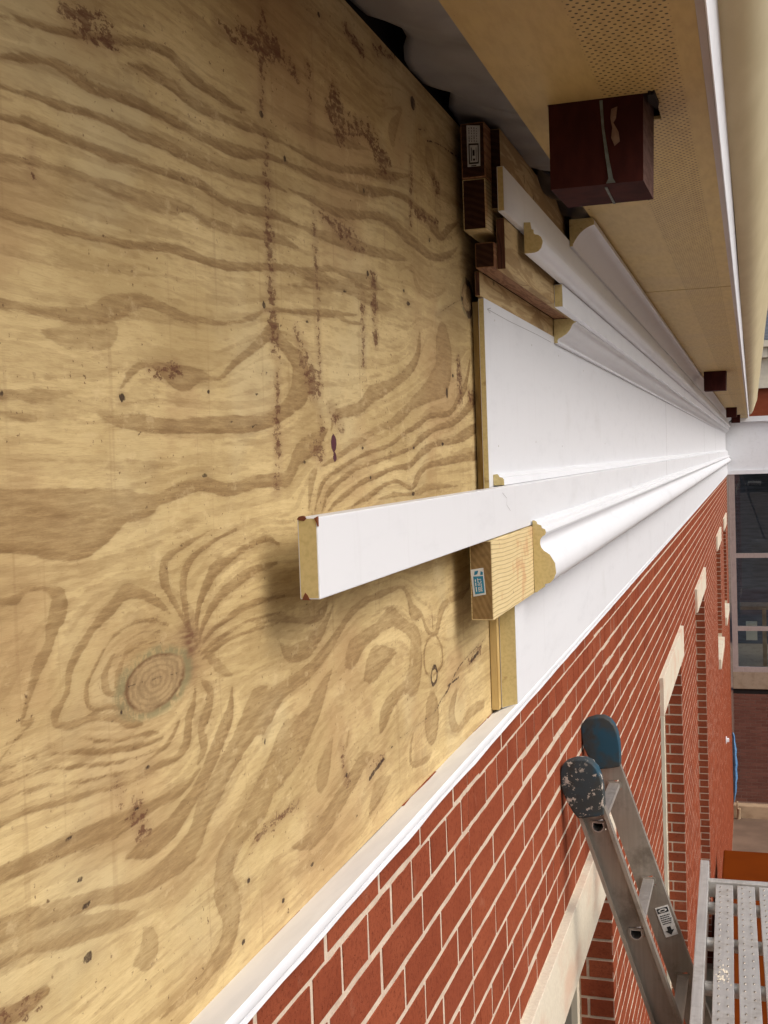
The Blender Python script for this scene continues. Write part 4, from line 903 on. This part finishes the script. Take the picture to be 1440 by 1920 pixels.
# ---------------------------------------------------------------- soffit and eaves
ZS = .575
soff = thing('soffit', 'tan vinyl soffit with a band of small vent holes', 'soffit', loc=(.27, 0, ZS))
seams = [-1.2, .74, 4.39, 9.18, 13.2, 17.45, 21.5, FARY-.02]
for i in range(len(seams)-1):
    mb = MB(); y0, y1 = seams[i]+.0015, seams[i+1]-.0015; dz = .0015*(i % 2)
    if i == 1:
        # this panel is cut around the beam
        mb.box(.118, .4245, y0, 1.962, ZS+dz, ZS+.006+dz); mb.box(.118, .1715, 1.962, 2.124, ZS+dz, ZS+.006+dz); mb.box(.345, .4245, 1.962, 2.124, ZS+dz, ZS+.006+dz); mb.box(.118, .4245, 2.124, y1, ZS+dz, ZS+.006+dz)
    else: mb.box(.118, .4245, y0, y1, ZS+dz, ZS+.006+dz)
    rel(mb.build('soffit_panel', SOFFIT, soff), soff)
mb = MB(); mb.box(.4250, .4372, -1.2, FARY-.3, ZS-.003, ZS+.012)
for y0 in (0,): pass
eave = thing('eave_fascia', 'white metal edge running along the outside of the soffit', 'fascia trim', loc=(.43, 0, ZS))
GREYS = grainy('grey_trim', (.42, .37, .33), (.38, .33, .30), (1, .3, 1), 20, .5)
rel(mb.build('underside_strip', GREYS, eave, bevel=.001), eave)
mb = MB(); mb.prism([(.4376, ZS-.008), (.4396, ZS-.008), (.4502, ZS+.0530), (.4482, ZS+.0530)], -1.2, FARY-.3); rel(mb.build('face_strip', FLASH, eave), eave)
gut = strip_profile([(.4506, .634), (.4512, .6290), (.472, .631), (.500, .652), (.528, .700), (.552, .765), (.576, .835), (.596, .885), (.600, .900), (.594, .902), (.570, .838), (.546, .768), (.522, .704), (.496, .657), (.468, .636), (.4520, .634)], 'rain_gutter', GUT, -1.2, FARY-.45, 120, lambda y, j: (.0012*math.sin(y*1.7+1), .0012*math.sin(y*2.3)))
tag(gut, 'beige rain gutter at the outer edge of the eaves', 'gutter')
beams = [(1.965, 2.121, .1735, .3285, .4385), (9.10, 9.26, .153, .313, .432), (17.40, 17.56, .147, .292, .436), (21.45, 21.61, .152, .302, .436)]
blabels = ['nearest dark maroon beam end with grey sealant run, hanging through the soffit', 'second dark beam end, small, hanging below the soffit farther along',
           'third dark beam end along the soffit, left of the fourth', 'farthest dark beam end beside the white corner']
for k, (y0, y1, x0, x1, z0) in enumerate(beams):
    t = thing('beam_end', blabels[k], 'beam', 'beam ends below the soffit', loc=((x0+x1)/2, y0, z0))
    mb = MB(); V_ = [(x0, y0, z0), (x1-.004, y0, z0), (x1, y1, z0+.000), (x0+.006, y1, z0), (x0, y0, .79), (x1+.004, y0, .79), (x1+.010, y1, .79), (x0, y1, .79)]
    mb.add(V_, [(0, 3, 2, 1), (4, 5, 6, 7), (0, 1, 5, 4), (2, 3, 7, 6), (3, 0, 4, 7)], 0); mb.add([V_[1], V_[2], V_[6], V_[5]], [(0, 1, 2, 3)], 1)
    rel(mb.build('timber', [BEAM, BEAM_L], t), t)
    if k == 0:
        mb = MB(); mb.prism([(.2575, .574), (.2625, .574), (.2640, .530), (.2705, .480), (.2760, .447), (.2800, .4395), (.2650, .4395), (.2690, .447), (.2650, .480), (.2600, .530)], y0-.0020, y0+.0006); rel(mb.build('sealant_run', TEAL, t), t)
        mb = MB(); mb.prism([(.2555, .4380), (.2640, .4378), (.2600, .4376)], y0+.02, y0+.16)
        mb = MB(); mb.prism([(.2760, .558), (.2860, .561), (.2835, .543), (.2790, .536), (.2870, .520), (.2885, .505), (.2800, .4985), (.2750, .512), (.2770, .528), (.2745, .543)], y0-.0022, y0+.0004); rel(mb.build('caulk_smear', TAN, t), t)
        mb = MB(); mb.prism([(.2600, y0+.02), (.2640, y0+.02), (.2630, y0+.155), (.2590, y0+.155)], z0-.0015, z0+.001, axis='z'); rel(mb.build('sealant_run', TEAL, t), t)
# flat black patch painting the darkness of the ragged soffit gap by the near beam
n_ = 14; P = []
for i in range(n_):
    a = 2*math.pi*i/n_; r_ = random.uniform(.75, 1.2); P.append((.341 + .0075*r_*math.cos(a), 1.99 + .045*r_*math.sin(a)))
mb = MB(); mb.prism(P, ZS-.004, ZS+.0), 
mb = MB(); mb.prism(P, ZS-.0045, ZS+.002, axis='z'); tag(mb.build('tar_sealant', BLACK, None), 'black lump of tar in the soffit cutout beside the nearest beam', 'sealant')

# roof underlay hanging in the gap between plywood and soffit
def drape(name, label, y0, y1, edge, n=46, m=12, mat=MEMB, sag=.010, seed=1):
    rnd = random.Random(seed); V_ = []; F_ = []
    for i in range(n+1):
        y = y0 + (y1-y0)*i/n; xe, ze = edge(y)
        for j in range(m+1):
            t = j/m; x = .150*(1-t) + xe*t; z = .588*(1-t) + ze*t
            z -= sag*math.sin(math.pi*t)*(1 + .5*math.sin(y*9+seed)) + .0030*math.sin(y*31 + t*5 + seed) + .0018*math.sin(y*57 - t*9)
            V_.append((x, y + .02*math.sin(t*3+seed), z + .0015*rnd.random()))
    for i in range(n):
        for j in range(m): a = i*(m+1)+j; F_.append((a, a+1, a+m+2, a+m+1))
    mb = MB(); mb.v = V_; mb.f = F_; mb.mi = [0]*len(F_); o = mb.build(name, mat, smooth=True)
    md = o.modifiers.new('thick', 'SOLIDIFY'); md.thickness = .0008
    return tag(o, label, 'membrane')
def e1(y):
    g = math.exp(-((y-1.715)/.07)**2)*.036 + math.exp(-((y-2.03)/.05)**2)*.024
    return (-.030 + g, .628 + g*.25)
def e2(y):
    g = max(0, 2.09-y)*.30
    return (-.031 + g, .632)
drape('roof_underlay', 'nearer grey roof underlay drooping between plywood and soffit', .2, 2.02, e1, seed=1)
drape('roof_underlay', 'second grey underlay sheet lapped behind, reaching the dark blocks', 1.90, 2.50, e2, n=24, seed=4, sag=.004)
drape('crumpled_plastic', 'crumpled black plastic behind the top plywood strip', 2.52, 3.3, lambda y: (.045, .604+.014*math.sin(y*23)), n=40, mat=BLKPL, sag=.014, seed=8)
drape('underlay_flap', 'pale underlay flap showing beside the nearest beam', 3.31, 7.5, lambda y: (.045, .612), n=30, sag=.002, seed=3)

# ---------------------------------------------------------------- ladder
lad = thing('ladder', 'aluminium extension ladder with blue rubber end caps leaning on the brick', 'ladder', loc=(.55, 3.16, -2.4))
T0 = Vector((.060, -.865)); D = Vector((.089, -.2715)).normalized(); N = Vector((-D.y, D.x)); N = -N if N.x < 0 else N
def LP(s, q): p = T0 + D*s + N*q; return (p.x, p.y)     # s along the rail, q across it
LEN = 2.6; HW = .033
def rail(yw, side):
    t = .002; fl = .026
    mb = MB()
    def bx(s0, s1, q0, q1, a, b): mb.prism([LP(s0, q0), LP(s1, q0), LP(s1, q1), LP(s0, q1)], a, b)
    return mb, bx
holes = [.095+.2857*k for k in range(9)]
for yw, side in ((2.980, -1), (3.352, 1)):
    mb, bx = rail(yw, side); t = .0022; fl = .024
    hw_, hh = .0165, .0145
    ss = [0.0]
    for h in holes:
        if h + hh < LEN: ss += [h-hh, h+hh]
    ss.append(LEN)
    for i in range(len(ss)-1):
        if i % 2 == 0: bx(ss[i], ss[i+1], -HW, HW, yw, yw+t)
        else: bx(ss[i], ss[i+1], -HW, -hw_, yw, yw+t); bx(ss[i], ss[i+1], hw_, HW, yw, yw+t)
    a, b = (yw-fl, yw+t) if side < 0 else (yw, yw+fl)
    bx(0, LEN, -HW-.003, -HW, a, b); bx(0, LEN, HW, HW+.003, a, b)
    bx(0, LEN, -HW, -HW+.006, a, a+.003) if side < 0 else bx(0, LEN, -HW, -HW+.006, b-.003, b)
    bx(0, LEN, HW-.006, HW, a, a+.003) if side < 0 else bx(0, LEN, HW-.006, HW, b-.003, b)
    rl = rel(mb.build('rail', ALU, lad), lad)
def dshape(k=1.0):
    # flat on top, rounded below; local frame follows the rail
    pts = [(-.0145*k, -.0115*k), (.0145*k, -.0115*k)] + [(.0155*k*math.cos(a), -.002+.0155*k*math.sin(a)) for a in [math.radians(x) for x in range(0, 181, 22)]]
    return pts
for h in holes:
    if h > LEN-.1: break
    P = [(dshape(1.0)[i]) for i in range(len(dshape()))]
    out = [(T0.x + D.x*h + q, T0.y + D.y*h - s) for q, s in P]; inn = [(T0.x + D.x*h + q*.86, T0.y + D.y*h - s*.86) for q, s in P]
    mb = MB(); n = len(out); a, b = 2.972, 3.352
    mb.v = [(p[0], a, p[1]) for p in out] + [(p[0], b, p[1]) for p in out] + [(p[0], a, p[1]) for p in inn] + [(p[0], b, p[1]) for p in inn]
    for i in range(n):
        j = (i+1) % n
        mb.f += [(i, j, n+j, n+i), (2*n+i, 3*n+i, 3*n+j, 2*n+j), (i, 2*n+i, 2*n+j, j)]; mb.mi += [0, 0, 0]
    rel(mb.build('rung', ALU_R, lad, smooth=True), lad)
    for yy, dd_ in ((2.9735, .006), (3.3440, .006)):
        mb = MB(); co = [(T0.x + D.x*h + q*1.3, T0.y + D.y*h - s*1.3) for q, s in P]
        mb.v = [(p[0], yy, p[1]) for p in co] + [(p[0], yy+dd_, p[1]) for p in co] + [(p[0], yy, p[1]) for p in out] + [(p[0], yy+dd_, p[1]) for p in out]
        for i in range(n):
            j = (i+1) % n; mb.f += [(i, j, n+j, n+i), (i, 2*n+i, 2*n+j, j), (n+i, n+j, 3*n+j, 3*n+i)]; mb.mi += [0]*3
        rel(mb.build('collar', ALU, lad, smooth=True), lad)
    if h < .5:
        mb = MB(); mb.prism(inn, 3.10, 3.104); rel(mb.build('rung_core', BLACK, lad), lad)  # black disc painted in for the dark inside of the hollow rung
mb = MB()
for h in (.03, .06):
    for q in (-.015, .015):
        p = LP(h+.03, q); mb = MB(); mb.bar((p[0], 2.9775, p[1]), (p[0], 2.981, p[1]), .0035, 8); rel(mb.build('rivet', ALU_R, lad), lad)
m1 = [(-.0004, -.812), (.004, -.797), (.0181, -.7855), (.040, -.778), (.0647, -.7768), (.082, -.786), (.0939, -.8003), (.103, -.825), (.1078, -.855), (.1090, -.890), (.1083, -.9182), (.0750, -.925), (.0428, -.9303), (.0300, -.915), (.0160, -.890), (.0049, -.8642), (.0005, -.840)]
mb = MB(); mb.prism(m1, 2.950, 2.992); rel(mb.build('rubber_cap', BLUE, lad, bevel=.006, seg=3, smooth=True), lad)
m2 = [(x, z+.0225) for x, z in m1]
mb = MB(); mb.prism(m2, 3.340, 3.382); rel(mb.build('rubber_cap', BLUE, lad, bevel=.006, seg=3, smooth=True), lad)
ll = [(.2230, -1.384), (.2570, -1.370), (.2300, -1.289), (.1950, -1.302)]
mb = MB(); mb.prism(ll, 3.3490, 3.3515); lb = rel(mb.build('paper_label', PAPER, lad), lad)
def lq(us, mbx): mbx.prism([lerp2(ll, u, v) for u, v in us], 3.3480, 3.3488)
mb = MB(); lq([(.35, .32), (.65, .32), (.65, .20), (.85, .20), (.5, .04), (.15, .20), (.35, .20)], mb)
mb.prism([lerp2(ll, u, v) for u, v in ((.08, .80), (.94, .80), (.94, .96), (.08, .96))], 3.3480, 3.3488)
for r_ in range(5):
    u = .14
    while u < .86:
        du = random.uniform(.05, .14); v = .42 + r_*.068; lq([(u, v), (u+du, v), (u+du, v+.03), (u, v+.03)], mb); u += du+.035
child(mb.build('printed_marks', INK, None), lb)
mb = MB(); lq([(0.5+.33*math.cos(t_*math.pi/8), .88+.055*math.sin(t_*math.pi/8)) for t_ in range(16)], mb)
for i, v_ in enumerate(mb.v): mb.v[i] = (v_[0], v_[1]-.0006, v_[2])
child(mb.build('white_oval', PAPER, None), lb)
mb = MB(); lq([(0.5+.20*math.cos(t_*math.pi/8), .88+.028*math.sin(t_*math.pi/8)) for t_ in range(16)], mb)
for i, v_ in enumerate(mb.v): mb.v[i] = (v_[0], v_[1]-.0012, v_[2])
child(mb.build('oval_print', INK, None), lb)

# ---------------------------------------------------------------- scaffold walk deck
deck = thing('scaffold_deck', 'grey aluminium scaffold walk plank with punched slats beside the ladder', 'scaffold plank', loc=(.52, 2.2, -1.36))
deck.rotation_euler = (0, 0, 0)
ROT = math.radians(1.03); PX, PY_ = .355, 3.58
def dk(x, y): dx, dy = x-PX, y-PY_; return (PX + dx*math.cos(ROT) + dy*math.sin(ROT)*-1, PY_ + dx*math.sin(ROT)*0 + dy)
def dbox(mb, x0, x1, y0, y1, z0, z1):
    c = [dk(x0, y0), dk(x1, y0), dk(x1, y1), dk(x0, y1)]
    mb.add([(p[0], p[1], z0) for p in c]+[(p[0], p[1], z1) for p in c], [(0,3,2,1),(4,5,6,7),(0,1,5,4),(1,2,6,5),(2,3,7,6),(3,0,4,7)])
bump_me = None
for k in range(6):
    x0 = PX + k*.0612; mb = MB(); dbox(mb, x0, x0+.0495, .75, 3.575, -1.318, -1.30)
    rel(mb.build('slat', ALU_D, deck, bevel=.0015), deck)
    if k < 4:
        mb = MB()
        for col in (0, 1):
            y = 3.55 - col*.02
            while y > .8:
                cx_, cy_ = dk(x0+.014+col*.021+random.uniform(-.001, .001), y); r_ = .0034
                o_ = len(mb.v)
                for (rr_, zz) in ((r_, -1.3002), (r_*.55, -1.2978), (r_*.40, -1.3000)):
                    for i in range(8): a = i*math.pi/4; mb.v.append((cx_+rr_*math.cos(a), cy_+rr_*1.3*math.sin(a), zz))
                for q in (0, 8):
                    for i in range(8): j = (i+1) % 8; mb.f.append((o_+q+i, o_+q+j, o_+q+8+j, o_+q+8+i)); mb.mi.append(0)
                y -= .044 if col else .040
        rel(mb.build('grip_punches', mat_metal('punched_edge_%d' % k, (.26, .24, .21), .4) if k == 0 else bpy.data.materials['punched_edge_0'], deck, kind='stuff'), deck)
mb = MB(); dbox(mb, PX-.0475, PX-.0210, .75, 3.745, -1.385, -1.288); rel(mb.build('side_beam', ALU_D, deck, bevel=.002), deck)
mb = MB(); dbox(mb, PX+.372, PX+.40, .75, 3.745, -1.385, -1.288); rel(mb.build('side_beam', ALU_D, deck, bevel=.002), deck)
mb = MB(); dbox(mb, PX-.0205, PX+.371, 3.583, 3.612, -1.345, -1.296); rel(mb.build('end_bar', ALU_D, deck, bevel=.002), deck)
for y in (3.48, 3.22, 2.95, 2.68, 2.40, 2.12, 1.85, 1.57, 1.3, 1.02):
    mb = MB(); a = dk(PX-.020, y); b = dk(PX+.37, y); mb.bar((a[0], a[1], -1.338), (b[0], b[1], -1.338), .0175, 14); rel(mb.build('cross_tube', ALU_D, deck, smooth=True), deck)
# paint splashes on the first slat
mb = MB(); rnd = random.Random(3)
for i in range(44):
    cx_, cy_ = dk(PX+.024+rnd.gauss(0, .009), 2.95+rnd.gauss(0, .028)); r_ = rnd.uniform(.0006, .0034)*rnd.uniform(.5, 1.2); z_ = -1.2998+i*.00001
    mb.prism([(cx_+r_*rnd.uniform(.6, 1.3)*math.cos(a*math.pi/4), cy_+2*r_*rnd.uniform(.6, 1.3)*math.sin(a*math.pi/4)) for a in range(8)], -1.3005, z_, axis='z')
rel(mb.build('paint_splash', CREAM, deck), deck)

# ---------------------------------------------------------------- far wing of the building
wing = thing('far_wing', 'far end of the building with tall dark windows under a white band', 'building', loc=(2, FARY, GROUND))
FX1 = 5.0
def wb(name, mat, *a, par=None, bevel=0):
    mb = MB(); mb.box(*a); o = mb.build(name, mat, par or wing, bevel=bevel); o.matrix_parent_inverse = Matrix.Translation(-wing.location); return o
wb('white_band', PVC, -.02, FX1, FARY-.02, FARY+.3, -.46, .50); wb('band_lip', PVC, .0, FX1, FARY-.05, FARY-.02, -.52, -.44)
wb('top_trim', PVC, .20, FX1, FARY-.10, FARY-.02, .50, .60)
wb('backing_wall', FMO, -.02, FX1, FARY+.002, FARY+.3, GROUND-.1, -4.80)
wb('stone_sill', STONE_D, .04, FX1, FARY-.03, FARY+.2, -4.76, -4.42, bevel=.01)
wb('dark_joint', BLACK, .04, FX1, FARY-.001, FARY+.1, -4.86, -4.76)
wn = bpy.data.objects.new('window', None); COL.objects.link(wn); wn.parent = wing
wn.matrix_parent_inverse = Matrix.Translation(-wing.location)
def wf(nm, mat, *a): mb = MB(); mb.box(*a); return mb.build(nm, mat, wn)
wf('frame', FRAMEG, .045, .150, FARY-.03, FARY+.05, -4.42, -.52)
for i in range(1, 4): wf('frame', FRAMEG, .150+i*1.35-.05, .150+i*1.35+.05, FARY-.03, FARY+.05, -4.34, -.52)
for z_ in (-2.12, -3.56): wf('mullion', FRAMEG, .150, FX1, FARY-.025, FARY+.05, z_-.045, z_+.045)
wf('bottom_rail', FRAMEG, .150, FX1, FARY-.03, FARY+.05, -4.42, -4.32)
for i in range(4):
    for (a, b) in ((-2.075, -.52), (-3.515, -2.165), (-4.32, -3.605)):
        wf('pane', CLEAR, .152+i*1.35+(.05 if i else 0), .150+(i+1)*1.35-.052, FARY+.0, FARY+.012, a, b)
# dark room, with shapes added inside to hint at reflections in the glass
wf('room_back', ROOFM, .05, FX1, FARY+4.0, FARY+4.1, -4.9, -.4); wf('room_floor', STONE_D, .05, FX1, FARY+.3, FARY+4.0, -4.7, -4.5)
wf('room_ceiling', BLACK, .05, FX1, FARY+.3, FARY+4.0, -.42, -.36)
wf('screen', ROOFM, .45, .95, FARY+.5, FARY+.55, -2.65, -1.85); wf('bench', STONE_D, .2, 2.4, FARY+1.2, FARY+1.9, -3.35, -3.28)
wf('carton', CREAM, .30, .52, FARY+1.0, FARY+1.3, -3.95, -3.6); wf('post', CONC, .62, .70, FARY+1.0, FARY+1.1, -4.5, -3.3)
z = -4.862; r = 0
FL = .2032; FH = .0655
while z - FH > -7.04:
    x = .05 - (FL/2 if r % 2 else 0)
    while x < 1.35:
        a = max(x+.006, .05); b = x+FL-.006
        if b - a > .02:
            mb = MB(); mb.box(a, b, FARY-.004-random.uniform(0, .002), FARY+.02, z-FH+.0115, z)
            o = mb.build('brick', FBR, wing); o.matrix_parent_inverse = Matrix.Translation(-wing.location)
        x += FL
    z -= FH; r += 1
mb = MB(); z = -4.862; r = 0
while z - FH > -7.04:
    x = 1.36 + (FL/2 if r % 2 else 0)
    while x < FX1: mb.box(x+.006, x+FL-.006, FARY-.004, FARY+.02, z-FH+.0115, z); x += FL
    z -= FH; r += 1
o = mb.build('brick_field', FBR, wing, kind='stuff'); o.matrix_parent_inverse = Matrix.Translation(-wing.location)
wb('concrete_ledge', CONC, -.03, FX1, FARY-.18, FARY+.1, GROUND-.02, -7.05, bevel=.02)
# far left end closure of the long wall
tp = MB(); n = 16; rnd = random.Random(5)
V_ = []; F_ = []
for i in range(n+1):
    z_ = -5.62 - 1.45*i/n; wdt = .085*math.sin(math.pi*min(1, (i+.6)/n))**.5 * (1+.12*math.sin(i*2.1)); 
    V_ += [(.005, FARY-.10, z_), (.005+wdt*.6, FARY-.13+.02*rnd.random(), z_), (.005+wdt, FARY-.09, z_)]
for i in range(n):
    for j in range(2): a = i*3+j; F_.append((a, a+1, a+4, a+3))
tp.v = V_; tp.f = F_; tp.mi = [0]*len(F_); o = tp.build('blue_tarp', LBLUE2, smooth=True); md = o.modifiers.new('thick', 'SOLIDIFY'); md.thickness = .01
tag(o, 'strip of blue tarp hanging in the far inside corner', 'tarp')
mb = MB(); mb.box(0, .05, 19.15, 19.22, -4.66, -4.61); mb.box(0, .015, 19.12, 19.25, -4.68, -4.59); tag(mb.build('wall_fitting', PVC, bevel=.004), 'small white fitting on the brick near the blue tarp', 'fitting')
mb = MB(); mb.bar((.09, FARY-.25, GROUND), (.075, FARY-.25, -6.95), .018, 8); mb.bar((.09, FARY-.25, GROUND), (.11, FARY-.29, GROUND+.22), .035, 8)
tag(mb.build('standing_pipe', CONC), 'thin pale pipe standing in the corner under the tarp', 'pipe')
# orange steel box on the ground
ob = thing('steel_container', 'plain rust-orange steel container on the ground beyond the scaffold', 'container', loc=(1.3, 8, GROUND))
mb = MB(); mb.box(.080, 2.5, 7.9, 13.95, GROUND+.12, -4.66); mb.build('body', ORANGE, ob, bevel=.02).matrix_parent_inverse = Matrix.Translation(-ob.location)
mb = MB(); mb.box(.065, 2.515, 7.885, 13.965, GROUND, GROUND+.12); mb.build('base_frame', ORANGE, ob, bevel=.01).matrix_parent_inverse = Matrix.Translation(-ob.location)
# distant building across the yard
fb = thing('distant_building', 'distant building with grey roof, cream cornice and red brick seen past the gutter', 'building', loc=(6, 46, GROUND))
def fbx(nm, mat, *a, bevel=0): mb = MB(); mb.box(*a); o = mb.build(nm, mat, fb, bevel=bevel); o.matrix_parent_inverse = Matrix.Translation(-fb.location); return o
mbb = fbx('brick_front', BRICK, .2, 14, 45.2, 52, GROUND, 2.14)
fbx('cornice_base', CREAM, .15, 14.1, 45.05, 45.2, 2.14, 2.30); fbx('cornice_frieze', CREAM, .2, 14, 45.15, 52, 2.30, 3.22); fbx('cornice_lip', CREAM, .0, 14.2, 44.8, 52.2, 3.62, 3.85)
for i in range(20): fbx('dentil', CREAM, .32+i*.55, .56+i*.55, 44.9, 45.15, 3.24, 3.60)
mb = MB(); mb.prism([(44.8, 3.86), (52.2, 3.86), (52.2, 7.5), (47.5, 7.5)], .0, 14.2, axis='x'); o = mb.build('roof', ROOFM, fb); o.matrix_parent_inverse = Matrix.Translation(-fb.location)
